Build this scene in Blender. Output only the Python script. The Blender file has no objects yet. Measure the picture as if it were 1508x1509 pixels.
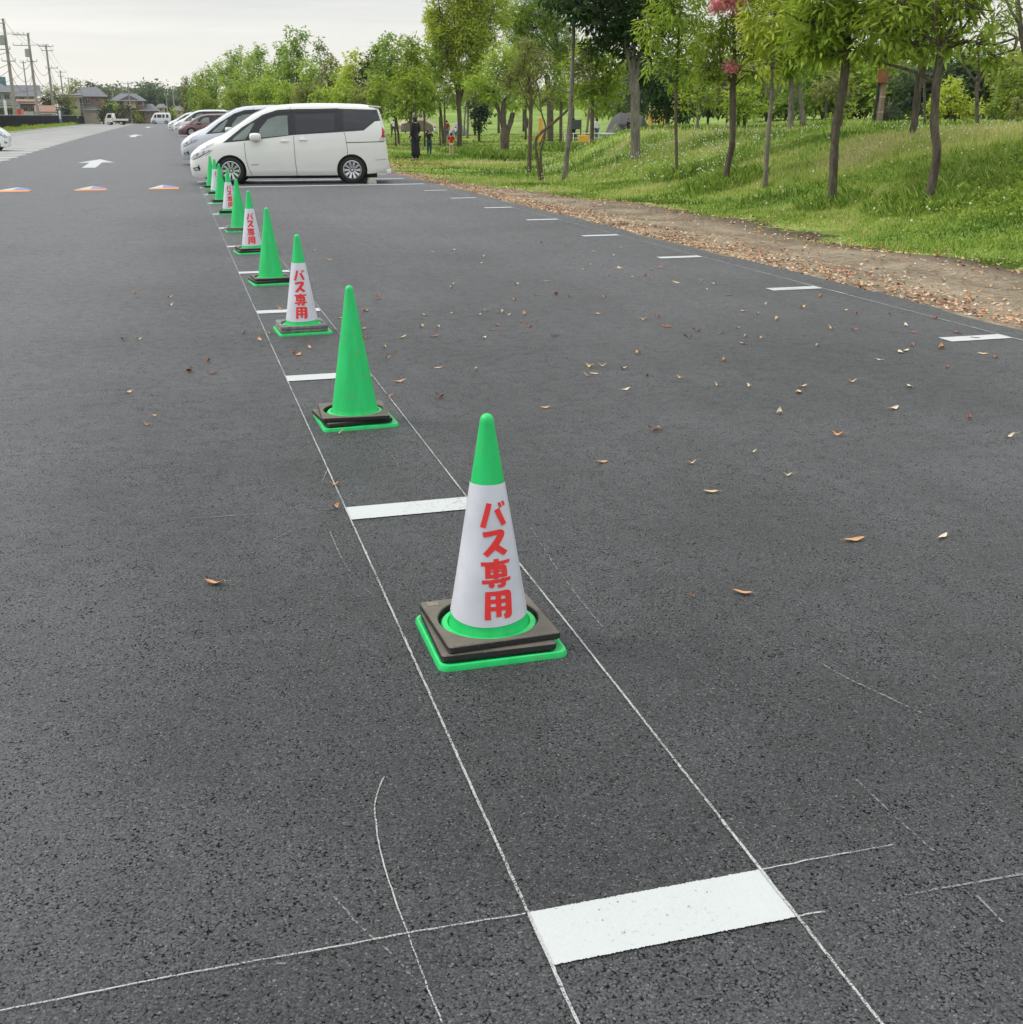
import bpy, bmesh, math, random
import numpy as np
from mathutils import Vector, Matrix, noise as mnoise
R = math.radians
scene = bpy.context.scene
COL = scene.collection
rng = np.random.default_rng(7)
random.seed(7)

# ------------------------------------------------------------------ camera (solved from the paint marks)
F, CH, CX, CY, YAW, PIT, ROL = 1707.7153, 1.5225, -0.5527, -1.871, .272, .3288, -.0026
_c, _s = math.cos(YAW), math.sin(YAW)
FWD = np.array([_s*math.cos(PIT), _c*math.cos(PIT), -math.sin(PIT)])
_rt = np.array([_c, -_s, 0.0]); _up = np.cross(_rt, FWD)
RT = _rt*math.cos(ROL)+_up*math.sin(ROL); UP = -_rt*math.sin(ROL)+_up*math.cos(ROL)
CAM = np.array([CX, CY, CH])
cd = bpy.data.cameras.new("camera"); cam = bpy.data.objects.new("camera", cd); COL.objects.link(cam)
cd.sensor_fit = 'HORIZONTAL'; cd.sensor_width = 36; cd.lens = F/1508*36; cd.clip_start = .05; cd.clip_end = 4000
m = Matrix.Identity(4)
for i in range(3):
    m[i][0] = RT[i]; m[i][1] = UP[i]; m[i][2] = -FWD[i]; m[i][3] = CAM[i]
cam.matrix_world = m
scene.camera = cam

def sm(t):
    t = np.clip(t, 0, 1); return t*t*(3-2*t)
def zg(y):
    y = np.asarray(y, float)
    return np.where(y < 35, 0, .5*(1-np.exp(-(np.maximum(y, 35)-35)/80)))
EDGE = 5.62
def terr(x, y):
    x = np.asarray(x, float); y = np.asarray(y, float)
    lot = zg(y)
    az = np.degrees(np.arctan2(x-CX, y-CY)); d = np.hypot(x-CX, y-CY)
    azs = 15.1+6.4*sm((d-35)/40)
    w = sm((az-azs)/6.5)*np.where(y > -5, 1, 1)
    hill = 5.0*sm((d-150)/120)*sm((az-8)/3)
    z = lot*(1-sm((x-EDGE)/8))+(-.2+hill)*sm((x-EDGE)/8)
    rise = sm((x-8.0)/6.0)
    top = 1.08+.10*sm((az-26)/6)+.05*np.sin(x*.31+y*.22)+hill*.9
    z = z*(1-w*rise)+top*w*rise
    z = z+sm((x-EDGE-.3)/2)*(.03*np.sin(x*1.9+y*.7)+.025*np.sin(y*1.3-x*.6)+.012*np.sin(x*4.3+y*3.1))
    z = z-.012*(x > EDGE-.3)
    return np.where(x < EDGE-.2, lot-.03, z)
def ray(u, v):
    return FWD+RT*(u-754)/F-UP*(v-754.5)/F
def at(u, v, dz=0.0):
    """ground point seen at a photo pixel (lot and park terrain)"""
    d = ray(u, v); n = math.hypot(d[0], d[1]); t = 1.0/n
    prev = 1.0
    r = 1.0
    while r < 600:
        P = CAM+d*(r/n)
        if P[2] < float(terr(P[0], P[1]) if P[0] > EDGE-.2 else zg(P[1]))+dz: break
        prev = r; r *= 1.004
    lo, hi = prev, r
    for _ in range(30):
        mid = (lo+hi)/2; P = CAM+d*(mid/n)
        if P[2] < float(terr(P[0], P[1]) if P[0] > EDGE-.2 else zg(P[1]))+dz: hi = mid
        else: lo = mid
    return CAM+d*(lo/n)
def col_at(u, D, v=175.0):
    """ground point in image column u, D metres away"""
    d = ray(u, v); n = math.hypot(d[0], d[1]); P = CAM+d*(D/n)
    P[2] = float(terr(P[0], P[1]) if P[0] > EDGE-.2 else zg(P[1])); return P
def px(u, v, D):
    d = ray(u, v); n = math.hypot(d[0], d[1]); return CAM+d*(D/n)
def dist(P): return math.hypot(P[0]-CX, P[1]-CY)

# ------------------------------------------------------------------ materials
def nm(name):
    mt = bpy.data.materials.new(name); mt.use_nodes = True
    nt = mt.node_tree; nt.nodes.clear()
    out = nt.nodes.new('ShaderNodeOutputMaterial')
    return mt, nt, out
def N(nt, typ, **kw):
    n = nt.nodes.new(typ)
    for k, v in kw.items():
        if k == 'inp':
            for a, b in v.items(): n.inputs[a].default_value = b
        else: setattr(n, k, v)
    return n
def L(nt, a, b): nt.links.new(a, b)
def ramp(nt, stops, interp='LINEAR'):
    n = nt.nodes.new('ShaderNodeValToRGB'); n.color_ramp.interpolation = interp
    e = n.color_ramp.elements
    while len(e) < len(stops): e.new(.5)
    for q, (p, c) in zip(e, stops):
        q.position = p; q.color = (c if len(c) == 4 else (*c, 1)) if hasattr(c, '__len__') else (c, c, c, 1)
    return n
def mixc(nt, fac, a, b, mode='MIX'):
    n = nt.nodes.new('ShaderNodeMix'); n.data_type = 'RGBA'; n.blend_type = mode
    for s, v in ((n.inputs[0], fac), (n.inputs[6], a), (n.inputs[7], b)):
        if hasattr(v, 'is_linked') or hasattr(v, 'links'): L(nt, v, s)
        else: s.default_value = v if not hasattr(v, '__len__') else ((*v, 1) if len(v) == 3 else v)
    return n.outputs[2]
def math_(nt, op, a, b=0.0, clamp=False):
    n = nt.nodes.new('ShaderNodeMath'); n.operation = op; n.use_clamp = clamp
    for s, v in ((n.inputs[0], a), (n.inputs[1], b)):
        if hasattr(v, 'links'): L(nt, v, s)
        else: s.default_value = v
    return n.outputs[0]
def noise(nt, vec, scale, detail=3, rough=.55, dist_=0):
    n = N(nt, 'ShaderNodeTexNoise', inp={'Scale': scale, 'Detail': detail, 'Roughness': rough, 'Distortion': dist_})
    if vec is not None: L(nt, vec, n.inputs['Vector'])
    return n.outputs['Fac']
MC = {}
def mat(name, c, rough=.5, metal=0.0, var=.12, scale=6.0, bump=0.0, spec=.5, coat=0.0, c2=None, bscale=None, trans=0.0):
    """generic procedural paint / plastic / stone: base colour broken up by noise, roughness variation, optional bump"""
    if name in MC: return MC[name]
    mt, nt, out = nm(name)
    p = N(nt, 'ShaderNodeBsdfPrincipled', inp={'Metallic': metal, 'Specular IOR Level': spec, 'Coat Weight': coat, 'Coat Roughness': .03})
    tc = N(nt, 'ShaderNodeTexCoord')
    f = noise(nt, tc.outputs['Object'], scale, 4)
    b = c2 if c2 else tuple(min(1, k*(1-var)) for k in c)
    a = tuple(min(1, k*(1+var*.6)) for k in c)
    r = ramp(nt, [(.3, b), (.7, a)]); L(nt, f, r.inputs[0]); L(nt, r.outputs[0], p.inputs['Base Color'])
    rr = math_(nt, 'MULTIPLY_ADD', f, .2); rr.node.inputs[2].default_value = rough-.1
    L(nt, rr, p.inputs['Roughness'])
    if bump:
        bn = N(nt, 'ShaderNodeBump', inp={'Strength': 1, 'Distance': bump})
        L(nt, noise(nt, tc.outputs['Object'], bscale or scale*6, 4), bn.inputs['Height']); L(nt, bn.outputs[0], p.inputs['Normal'])
    if trans:
        t = N(nt, 'ShaderNodeBsdfTransparent'); mx = N(nt, 'ShaderNodeMixShader'); mx.inputs[0].default_value = trans
        L(nt, p.outputs[0], mx.inputs[1]); L(nt, t.outputs[0], mx.inputs[2]); L(nt, mx.outputs[0], out.inputs[0])
    else: L(nt, p.outputs[0], out.inputs[0])
    MC[name] = mt; return mt

def asphalt(name, lo, hi, light=1.0):
    """rolled asphalt: irregular grey aggregate packed in black binder, with open pits and broad wear patches"""
    mt, nt, out = nm(name)
    p = N(nt, 'ShaderNodeBsdfPrincipled', inp={'Specular IOR Level': .6, 'Sheen Weight': .30, 'Sheen Roughness': .28, 'Sheen Tint': (.9, .9, .9, 1)})
    tc = N(nt, 'ShaderNodeTexCoord'); O = tc.outputs['Object']
    wn = N(nt, 'ShaderNodeTexNoise', inp={'Scale': 75, 'Detail': 3, 'Roughness': .7}); L(nt, O, wn.inputs['Vector'])
    wv = N(nt, 'ShaderNodeVectorMath', operation='MULTIPLY_ADD'); L(nt, wn.outputs['Color'], wv.inputs[0]); wv.inputs[1].default_value = (.010, .010, 0); L(nt, O, wv.inputs[2])
    W = wv.outputs[0]
    v1 = N(nt, 'ShaderNodeTexVoronoi', feature='F1', inp={'Scale': 185, 'Randomness': 1}); L(nt, W, v1.inputs['Vector'])
    v2 = N(nt, 'ShaderNodeTexVoronoi', feature='F1', inp={'Scale': 300, 'Randomness': 1}); L(nt, W, v2.inputs['Vector'])
    sep = N(nt, 'ShaderNodeSeparateColor'); L(nt, v1.outputs['Color'], sep.inputs[0])
    sep2 = N(nt, 'ShaderNodeSeparateColor'); L(nt, v2.outputs['Color'], sep2.inputs[0])
    big = noise(nt, O, .33, 4, .6); mid = noise(nt, O, 1.7, 4, .6); pat = noise(nt, O, 11.0, 3, .65)
    pit = noise(nt, O, 108, 4, .72, .6); pit2 = noise(nt, O, 150, 3, .7)
    tone = math_(nt, 'ADD', math_(nt, 'MULTIPLY', sep.outputs[0], .46), math_(nt, 'MULTIPLY', sep2.outputs[0], .46))
    tone = math_(nt, 'ADD', tone, math_(nt, 'MULTIPLY', big, 1.0))
    tone = math_(nt, 'ADD', tone, math_(nt, 'MULTIPLY', mid, .62))
    tone = math_(nt, 'ADD', tone, math_(nt, 'MULTIPLY', pat, .14))
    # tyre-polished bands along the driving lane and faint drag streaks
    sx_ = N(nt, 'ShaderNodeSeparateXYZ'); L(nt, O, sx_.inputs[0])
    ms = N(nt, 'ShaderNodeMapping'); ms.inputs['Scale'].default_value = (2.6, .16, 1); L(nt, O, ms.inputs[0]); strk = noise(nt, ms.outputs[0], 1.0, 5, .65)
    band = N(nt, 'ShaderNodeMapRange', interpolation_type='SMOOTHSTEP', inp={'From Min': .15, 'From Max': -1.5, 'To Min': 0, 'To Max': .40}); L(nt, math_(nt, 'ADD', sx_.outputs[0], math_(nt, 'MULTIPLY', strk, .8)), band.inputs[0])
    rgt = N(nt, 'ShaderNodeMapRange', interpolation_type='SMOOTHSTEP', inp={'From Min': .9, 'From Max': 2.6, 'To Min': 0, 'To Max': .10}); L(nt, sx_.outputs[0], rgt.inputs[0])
    far_sheen = N(nt, 'ShaderNodeMapRange', inp={'From Min': 3, 'From Max': 26, 'To Min': 0, 'To Max': .50}); L(nt, sx_.outputs[1], far_sheen.inputs[0])  # lighter with distance: grazing sky reflection put into the colour
    tone = math_(nt, 'ADD', tone, math_(nt, 'ADD', band.outputs[0], math_(nt, 'ADD', rgt.outputs[0], far_sheen.outputs[0])))
    tone = math_(nt, 'ADD', tone, math_(nt, 'MULTIPLY', math_(nt, 'SUBTRACT', strk, .5), .45))
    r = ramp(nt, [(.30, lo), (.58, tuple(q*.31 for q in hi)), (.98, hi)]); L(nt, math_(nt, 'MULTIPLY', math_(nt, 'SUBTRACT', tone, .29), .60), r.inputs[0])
    # pits: gaps at the corners between stones, clustered where the rolling left the surface open; crack shadow is put into their colour
    dens = math_(nt, 'ADD', math_(nt, 'MULTIPLY', math_(nt, 'SUBTRACT', pat, .5), .55), math_(nt, 'MULTIPLY', math_(nt, 'SUBTRACT', mid, .5), .35))
    pv = math_(nt, 'ADD', math_(nt, 'ADD', v1.outputs['Distance'], math_(nt, 'MULTIPLY', math_(nt, 'SUBTRACT', pit, .5), 1.1)), dens)
    hm = N(nt, 'ShaderNodeMapRange', inp={'From Min': .74, 'From Max': .94}); L(nt, pv, hm.inputs[0]); hole = hm.outputs[0]
    rim = N(nt, 'ShaderNodeMapRange', inp={'From Min': .35, 'From Max': .75, 'To Min': 1.08, 'To Max': .80}); L(nt, v1.outputs['Distance'], rim.inputs[0])
    rv = N(nt, 'ShaderNodeVectorMath', operation='SCALE'); L(nt, r.outputs[0], rv.inputs[0]); L(nt, rim.outputs[0], rv.inputs['Scale']); r = rv
    c = mixc(nt, math_(nt, 'MULTIPLY', hole, .82), r.outputs[0], (.008, .008, .009))
    sp = N(nt, 'ShaderNodeMapRange', inp={'From Min': .975, 'From Max': .985}); L(nt, sep2.outputs[1], sp.inputs[0])
    c = mixc(nt, math_(nt, 'MULTIPLY', sp.outputs[0], .35), c, (.42, .42, .40))
    L(nt, c, p.inputs['Base Color'])
    opn = math_(nt, 'SUBTRACT', 1.0, hole); L(nt, math_(nt, 'MULTIPLY', opn, .34), p.inputs['Specular IOR Level']); L(nt, math_(nt, 'MULTIPLY', opn, .10), p.inputs['Sheen Weight'])
    rg = N(nt, 'ShaderNodeMapRange', inp={'From Min': 0, 'From Max': 1, 'To Min': .42, 'To Max': .66}); L(nt, pat, rg.inputs[0]); L(nt, rg.outputs[0], p.inputs['Roughness'])
    hgt = math_(nt, 'MULTIPLY', math_(nt, 'SUBTRACT', 1.0, hole), .9)
    hgt = math_(nt, 'ADD', hgt, math_(nt, 'MULTIPLY', sep.outputs[1], .30))
    hgt = math_(nt, 'ADD', hgt, math_(nt, 'MULTIPLY', math_(nt, 'SUBTRACT', 1.0, v1.outputs['Distance']), .3))
    hgt = math_(nt, 'ADD', hgt, math_(nt, 'MULTIPLY', pit2, .8)); hgt = math_(nt, 'ADD', hgt, math_(nt, 'MULTIPLY', pit, .8))
    bn = N(nt, 'ShaderNodeBump', inp={'Strength': .95, 'Distance': .005}); L(nt, hgt, bn.inputs['Height']); L(nt, bn.outputs[0], p.inputs['Normal'])
    L(nt, p.outputs[0], out.inputs[0]); return mt

def painted(name, c, wear=.5, scale=60, edge=.5, rough=.6):
    """road paint or chalk: sits in the asphalt texture, broken where the stones poke through"""
    mt, nt, out = nm(name)
    p = N(nt, 'ShaderNodeBsdfPrincipled', inp={'Roughness': rough, 'Specular IOR Level': .3})
    tc = N(nt, 'ShaderNodeTexCoord'); O = tc.outputs['Object']
    a = noise(nt, O, scale, 4, .7); b = noise(nt, O, 3.0, 4)
    rr = ramp(nt, [(.25, tuple(k*.86 for k in c)), (.75, c)]); L(nt, math_(nt, 'ADD', math_(nt, 'MULTIPLY', a, .5), math_(nt, 'MULTIPLY', b, .5)), rr.inputs[0])
    L(nt, rr.outputs[0], p.inputs['Base Color'])
    bn = N(nt, 'ShaderNodeBump', inp={'Strength': .6, 'Distance': .002}); L(nt, noise(nt, O, 140, 3), bn.inputs['Height']); L(nt, bn.outputs[0], p.inputs['Normal'])
    t = N(nt, 'ShaderNodeBsdfTransparent'); mx = N(nt, 'ShaderNodeMixShader')
    th = N(nt, 'ShaderNodeMapRange', inp={'From Min': wear-.04, 'From Max': wear+.04}); L(nt, math_(nt, 'ADD', math_(nt, 'MULTIPLY', a, .7), math_(nt, 'MULTIPLY', b, .3)), th.inputs[0])
    L(nt, th.outputs[0], mx.inputs[0]); L(nt, t.outputs[0], mx.inputs[1]); L(nt, p.outputs[0], mx.inputs[2]); L(nt, mx.outputs[0], out.inputs[0])
    return mt

def leafmat(name, a, b, trans=.42, rough=.5, scale=.7):
    if name in MC: return MC[name]
    mt, nt, out = nm(name)
    at_ = N(nt, 'ShaderNodeAttribute', attribute_name='rnd')
    tc = N(nt, 'ShaderNodeTexCoord')
    f = math_(nt, 'ADD', math_(nt, 'MULTIPLY', at_.outputs['Fac'], .6), math_(nt, 'MULTIPLY', noise(nt, tc.outputs['Object'], scale, 2), .4))
    r = ramp(nt, [(.2, a), (.8, b)]); L(nt, f, r.inputs[0])
    p = N(nt, 'ShaderNodeBsdfPrincipled', inp={'Roughness': rough, 'Specular IOR Level': .35}); L(nt, r.outputs[0], p.inputs['Base Color'])
    tl = N(nt, 'ShaderNodeBsdfTranslucent'); L(nt, mixc(nt, 1.0, r.outputs[0], (1.25, 1.15, .6), 'MULTIPLY'), tl.inputs[0])
    mx = N(nt, 'ShaderNodeMixShader'); mx.inputs[0].default_value = trans
    L(nt, p.outputs[0], mx.inputs[1]); L(nt, tl.outputs[0], mx.inputs[2]); L(nt, mx.outputs[0], out.inputs[0])
    MC[name] = mt; return mt

# ------------------------------------------------------------------ object helpers
def link(o, parent=None):
    COL.objects.link(o)
    if parent is not None: o.parent = parent
    return o
def tag(o, label=None, cat=None, group=None, kind=None):
    if label: o['label'] = label
    if cat: o['category'] = cat
    if group: o['group'] = group
    if kind: o['kind'] = kind
    return o
def empty(name, loc, rz=0.0):
    o = bpy.data.objects.new(name, None); o.location = loc; o.rotation_euler = (0, 0, rz); o.empty_display_size = .2
    COL.objects.link(o); return o
def meshobj(name, verts, faces, mats, parent=None, smooth=False, loc=None, midx=None):
    me = bpy.data.meshes.new(name); me.from_pydata([tuple(map(float, v)) for v in verts], [], faces)
    for mm in (mats if isinstance(mats, (list, tuple)) else [mats]): me.materials.append(mm)
    if midx is not None: me.polygons.foreach_set('material_index', midx)
    if smooth: me.polygons.foreach_set('use_smooth', [True]*len(me.polygons))
    me.update()
    o = bpy.data.objects.new(name, me)
    if loc is not None: o.location = loc
    return link(o, parent)
def copy_tree(o, parent=None):
    c = o.copy(); COL.objects.link(c)
    if parent is not None: c.parent = parent
    for ch in list(o.children): copy_tree(ch, c)
    return c
class MB:
    """mesh builder: boxes, tubes, lathes, polygons in one mesh"""
    def __init__(s): s.v = []; s.f = []; s.M = Matrix.Identity(4)
    def add(s, vs, fs):
        b = len(s.v); s.v += [tuple(s.M @ Vector(tuple(map(float, q)))) for q in vs]; s.f += [tuple(b+i for i in f) for f in fs]; return s
    def box(s, c, d, rz=0, bev=0.0, rx=0, ry=0):
        bm = bmesh.new(); bmesh.ops.create_cube(bm, size=1)
        bmesh.ops.scale(bm, vec=Vector(d), verts=bm.verts)
        if bev: bmesh.ops.bevel(bm, geom=bm.edges[:], offset=bev, segments=2, affect='EDGES', profile=.7)
        T = Matrix.Translation(c) @ Matrix.Rotation(rz, 4, 'Z') @ Matrix.Rotation(ry, 4, 'Y') @ Matrix.Rotation(rx, 4, 'X')
        bm.verts.ensure_lookup_table()
        s.add([T @ v.co for v in bm.verts], [[v.index for v in f.verts] for f in bm.faces]); bm.free(); return s
    def tube(s, pts, rad, seg=8, cap=True):
        pts = [Vector(tuple(map(float, p))) for p in pts]; n = len(pts)
        rad = rad if hasattr(rad, '__len__') else [rad]*n
        vs = []; fs = []
        a = None
        for i, p in enumerate(pts):
            t = (pts[min(i+1, n-1)]-pts[max(i-1, 0)]).normalized()
            if a is None: a = t.cross(Vector((0, 0, 1)) if abs(t.z) < .9 else Vector((1, 0, 0)))
            else: a = a-t*a.dot(t)
            a.normalize(); b = t.cross(a)
            for k in range(seg):
                th = 2*math.pi*k/seg; vs.append(p+(a*math.cos(th)+b*math.sin(th))*rad[i])
        for i in range(n-1):
            for k in range(seg):
                q = (k+1) % seg; fs.append((i*seg+k, i*seg+q, (i+1)*seg+q, (i+1)*seg+k))
        if cap: fs.append(tuple(range(seg))[::-1]); fs.append(tuple((n-1)*seg+k for k in range(seg)))
        return s.add(vs, fs)
    def lathe(s, prof, c=(0, 0, 0), seg=32, axis='Z'):
        vs = []; fs = []
        for (r, z) in prof:
            for k in range(seg):
                th = 2*math.pi*k/seg; q = (r*math.cos(th), r*math.sin(th), z)
                if axis == 'Y': q = (q[0], q[2], q[1])
                vs.append((q[0]+c[0], q[1]+c[1], q[2]+c[2]))
        for i in range(len(prof)-1):
            for k in range(seg):
                q = (k+1) % seg; fs.append((i*seg+k, i*seg+q, (i+1)*seg+q, (i+1)*seg+k))
        return s.add(vs, fs)
    def ball(s, c, r, sc=(1, 1, 1), sub=2):
        bm = bmesh.new(); bmesh.ops.create_icosphere(bm, subdivisions=sub, radius=r)
        s.add([(v.co.x*sc[0]+c[0], v.co.y*sc[1]+c[1], v.co.z*sc[2]+c[2]) for v in bm.verts], [[v.index for v in f.verts] for f in bm.faces]); bm.free(); return s
    def prism(s, poly, y0, y1):
        """polygon in x,z extruded between y0 and y1"""
        n = len(poly)
        vs = [(x, y0, z) for x, z in poly]+[(x, y1, z) for x, z in poly]
        fs = [tuple(range(n)), tuple(range(2*n-1, n-1, -1))]+[(i, (i+1) % n, n+(i+1) % n, n+i) for i in range(n)]
        return s.add(vs, fs)
    def build(s, name, mt, parent=None, smooth=False, loc=None):
        o = meshobj(name, s.v, s.f, mt, parent, smooth, loc)
        bm = bmesh.new(); bm.from_mesh(o.data); bmesh.ops.recalc_face_normals(bm, faces=bm.faces[:]); bm.to_mesh(o.data); bm.free()
        return o
def auto(o, ang=35):
    """smooth shading with hard edges above the angle"""
    me = o.data
    bm = bmesh.new(); bm.from_mesh(me)
    for f in bm.faces: f.smooth = True
    for e in bm.edges:
        if len(e.link_faces) == 2 and e.calc_face_angle(0) > R(ang): e.smooth = False
    bm.to_mesh(me); bm.free(); return o
def npmesh(name, V, Fc, mt, rnd=None, parent=None, smooth=False):
    """fast mesh from numpy arrays; Fc is (n,k)"""
    me = bpy.data.meshes.new(name); n, k = Fc.shape
    me.vertices.add(len(V)); me.vertices.foreach_set('co', np.asarray(V, np.float32).ravel())
    me.loops.add(n*k); me.loops.foreach_set('vertex_index', np.asarray(Fc, np.int32).ravel())
    me.polygons.add(n); me.polygons.foreach_set('loop_start', np.arange(0, n*k, k, dtype=np.int32))
    try: me.polygons.foreach_set('loop_total', np.full(n, k, np.int32))
    except Exception: pass
    if smooth: me.polygons.foreach_set('use_smooth', np.ones(n, bool))
    me.update(calc_edges=True); me.validate()
    for mm in (mt if isinstance(mt, (list, tuple)) else [mt]): me.materials.append(mm)
    if rnd is not None:
        a = me.attributes.new('rnd', 'FLOAT', 'POINT'); a.data.foreach_set('value', np.asarray(rnd, np.float32))
    return link(bpy.data.objects.new(name, me), parent)
def evaluated(o, name):
    dg = bpy.context.evaluated_depsgraph_get(); dg.update()
    me = bpy.data.meshes.new_from_object(o.evaluated_get(dg)); me.name = name
    o.modifiers.clear(); o.data = me; return o

# ------------------------------------------------------------------ world and light
w = bpy.data.worlds.new("World"); scene.world = w; w.use_nodes = True
nt = w.node_tree; nt.nodes.clear()
SUN_EL, SUN_AZ = R(48), R(-62)   # azimuth clockwise from +Y: ahead to the left
sky = N(nt, 'ShaderNodeTexSky', sky_type='NISHITA', sun_disc=False, sun_elevation=SUN_EL, sun_rotation=SUN_AZ, air_density=1.2, dust_density=2.5)
tc = N(nt, 'ShaderNodeTexCoord')
mp = N(nt, 'ShaderNodeMapping'); mp.inputs['Scale'].default_value = (1.0, 1.0, 13.0); L(nt, tc.outputs['Generated'], mp.inputs[0])
n1 = noise(nt, mp.outputs[0], 1.9, 6, .55, .4); n2 = noise(nt, mp.outputs[0], 5.5, 5, .6)
cl = math_(nt, 'ADD', math_(nt, 'MULTIPLY', n1, .75), math_(nt, 'MULTIPLY', n2, .25))
sepx = N(nt, 'ShaderNodeSeparateXYZ'); L(nt, tc.outputs['Generated'], sepx.inputs[0])
hz = N(nt, 'ShaderNodeMapRange', inp={'From Min': 0.02, 'From Max': .13}); L(nt, sepx.outputs[2], hz.inputs[0])
cr = ramp(nt, [(.36, (4.9, 5.15, 5.4)), (.50, (6.3, 6.5, 6.6)), (.64, (8.3, 8.35, 8.1))]); L(nt, cl, cr.inputs[0])
low = mixc(nt, hz.outputs[0], (7.9, 7.75, 7.2), cr.outputs[0])
zen = N(nt, 'ShaderNodeMapRange', inp={'From Min': .12, 'From Max': .75, 'To Min': 1.0, 'To Max': 1.75}); L(nt, sepx.outputs[2], zen.inputs[0])
vm = N(nt, 'ShaderNodeVectorMath', operation='SCALE'); L(nt, low, vm.inputs[0]); L(nt, zen.outputs[0], vm.inputs['Scale'])
sk = mixc(nt, .90, sky.outputs[0], vm.outputs[0])
bg = N(nt, 'ShaderNodeBackground'); bg.inputs[1].default_value = .1; L(nt, sk, bg.inputs[0])
wo = N(nt, 'ShaderNodeOutputWorld'); L(nt, bg.outputs[0], wo.inputs[0])
sd = bpy.data.lights.new("sun", 'SUN'); sd.energy = 1.5; sd.angle = R(13); sd.color = (1, .95, .86)
so = bpy.data.objects.new("sun", sd); COL.objects.link(so)
sdir = Vector((math.sin(SUN_AZ)*math.cos(SUN_EL), math.cos(SUN_AZ)*math.cos(SUN_EL), math.sin(SUN_EL)))
so.rotation_euler = sdir.to_track_quat('Z', 'Y').to_euler()
vs_ = scene.view_settings; vs_.view_transform = 'Standard'; vs_.look = 'None'; vs_.exposure = 0.36; vs_.gamma = 1
scene.render.engine = 'CYCLES'
# ================================================================== ground, asphalt, paint
def grid(name, xs, ys, zf, mt):
    X, Y = np.meshgrid(xs, ys); Z = zf(X, Y)
    V = np.stack([X, Y, Z], -1).reshape(-1, 3); nx, ny = len(xs), len(ys)
    i = np.arange((ny-1)*(nx-1)); r, c = i//(nx-1), i % (nx-1); a = r*nx+c
    return npmesh(name, V, np.stack([a, a+1, a+nx+1, a+nx], 1), mt, smooth=True)
def park_material():
    mt, nt, out = nm('park_ground')
    p = N(nt, 'ShaderNodeBsdfPrincipled', inp={'Roughness': .9, 'Specular IOR Level': .2})
    tc = N(nt, 'ShaderNodeTexCoord'); O = tc.outputs['Object']
    s = N(nt, 'ShaderNodeSeparateXYZ'); L(nt, O, s.inputs[0])
    big = noise(nt, O, .16, 4, .6); mid = noise(nt, O, .9, 4, .6); fine = noise(nt, O, 9, 5, .7); vf = noise(nt, O, 45, 4, .7)
    g = math_(nt, 'ADD', math_(nt, 'ADD', math_(nt, 'MULTIPLY', big, .35), math_(nt, 'MULTIPLY', mid, .3)), math_(nt, 'MULTIPLY', fine, .35))
    gr = ramp(nt, [(.3, (.035, .085, .014)), (.45, (.13, .22, .035)), (.55, (.23, .31, .06)), (.68, (.38, .41, .14))]); L(nt, g, gr.inputs[0])
    dd = math_(nt, 'ADD', math_(nt, 'MULTIPLY', mid, .35), math_(nt, 'ADD', math_(nt, 'MULTIPLY', fine, .3), math_(nt, 'MULTIPLY', vf, .35)))
    dr = ramp(nt, [(.32, (.045, .032, .02)), (.45, (.17, .13, .09)), (.56, (.34, .285, .205)), (.70, (.46, .40, .30))]); L(nt, dd, dr.inputs[0])
    # edge between bare soil and turf
    f = N(nt, 'ShaderNodeMapRange', interpolation_type='SMOOTHSTEP', inp={'From Min': 17, 'From Max': 30, 'To Min': 8.05, 'To Max': 6.1}); L(nt, s.outputs[1], f.inputs[0])
    e = math_(nt, 'SUBTRACT', s.outputs[0], f.outputs[0])
    e = math_(nt, 'ADD', e, math_(nt, 'MULTIPLY', math_(nt, 'SUBTRACT', mid, .5), 1.6))
    e = math_(nt, 'ADD', e, math_(nt, 'MULTIPLY', math_(nt, 'SUBTRACT', fine, .5), .9))
    k = N(nt, 'ShaderNodeMapRange', inp={'From Min': -.10, 'From Max': .10}); L(nt, e, k.inputs[0])
    # damp dark leaf mould at the toe of the bank
    k2 = N(nt, 'ShaderNodeMapRange', inp={'From Min': -.75, 'From Max': -.05}); L(nt, e, k2.inputs[0])
    yb = N(nt, 'ShaderNodeMapRange', inp={'From Min': 14, 'From Max': 20, 'To Min': .85, 'To Max': .35}); L(nt, s.outputs[1], yb.inputs[0])
    soil = mixc(nt, math_(nt, 'MULTIPLY', k2.outputs[0], yb.outputs[0]), dr.outputs[0], (.035, .024, .016))
    leftof = math_(nt, 'LESS_THAN', s.outputs[0], -5.0)
    kk = math_(nt, 'MAXIMUM', k.outputs[0], leftof)
    c = mixc(nt, kk, soil, gr.outputs[0]); L(nt, c, p.inputs['Base Color'])
    bn = N(nt, 'ShaderNodeBump', inp={'Strength': .9, 'Distance': .03}); L(nt, math_(nt, 'ADD', fine, math_(nt, 'MULTIPLY', vf, .6)), bn.inputs['Height']); L(nt, bn.outputs[0], p.inputs['Normal'])
    L(nt, p.outputs[0], out.inputs[0]); return mt
xs = np.concatenate([np.arange(-900, -60, 60), np.arange(-60, 5, 5), np.arange(5.0, 5.7, .1), np.arange(5.7, 16, .25), np.arange(16, 40, 1), np.arange(40, 120, 4), np.arange(120, 900, 30)])
ys = np.concatenate([np.arange(-60, -6, 6), np.arange(-6, 40, .5), np.arange(40, 140, 2.5), np.arange(140, 400, 10), np.arange(400, 1500, 60)])
tag(grid('ground', xs, ys, terr, park_material()), kind='structure')
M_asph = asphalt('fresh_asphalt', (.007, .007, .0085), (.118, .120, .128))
ye = np.concatenate([np.arange(-8, 36, 1.0), np.arange(36, 120, 2.5), np.arange(120, 301, 10)])
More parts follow.
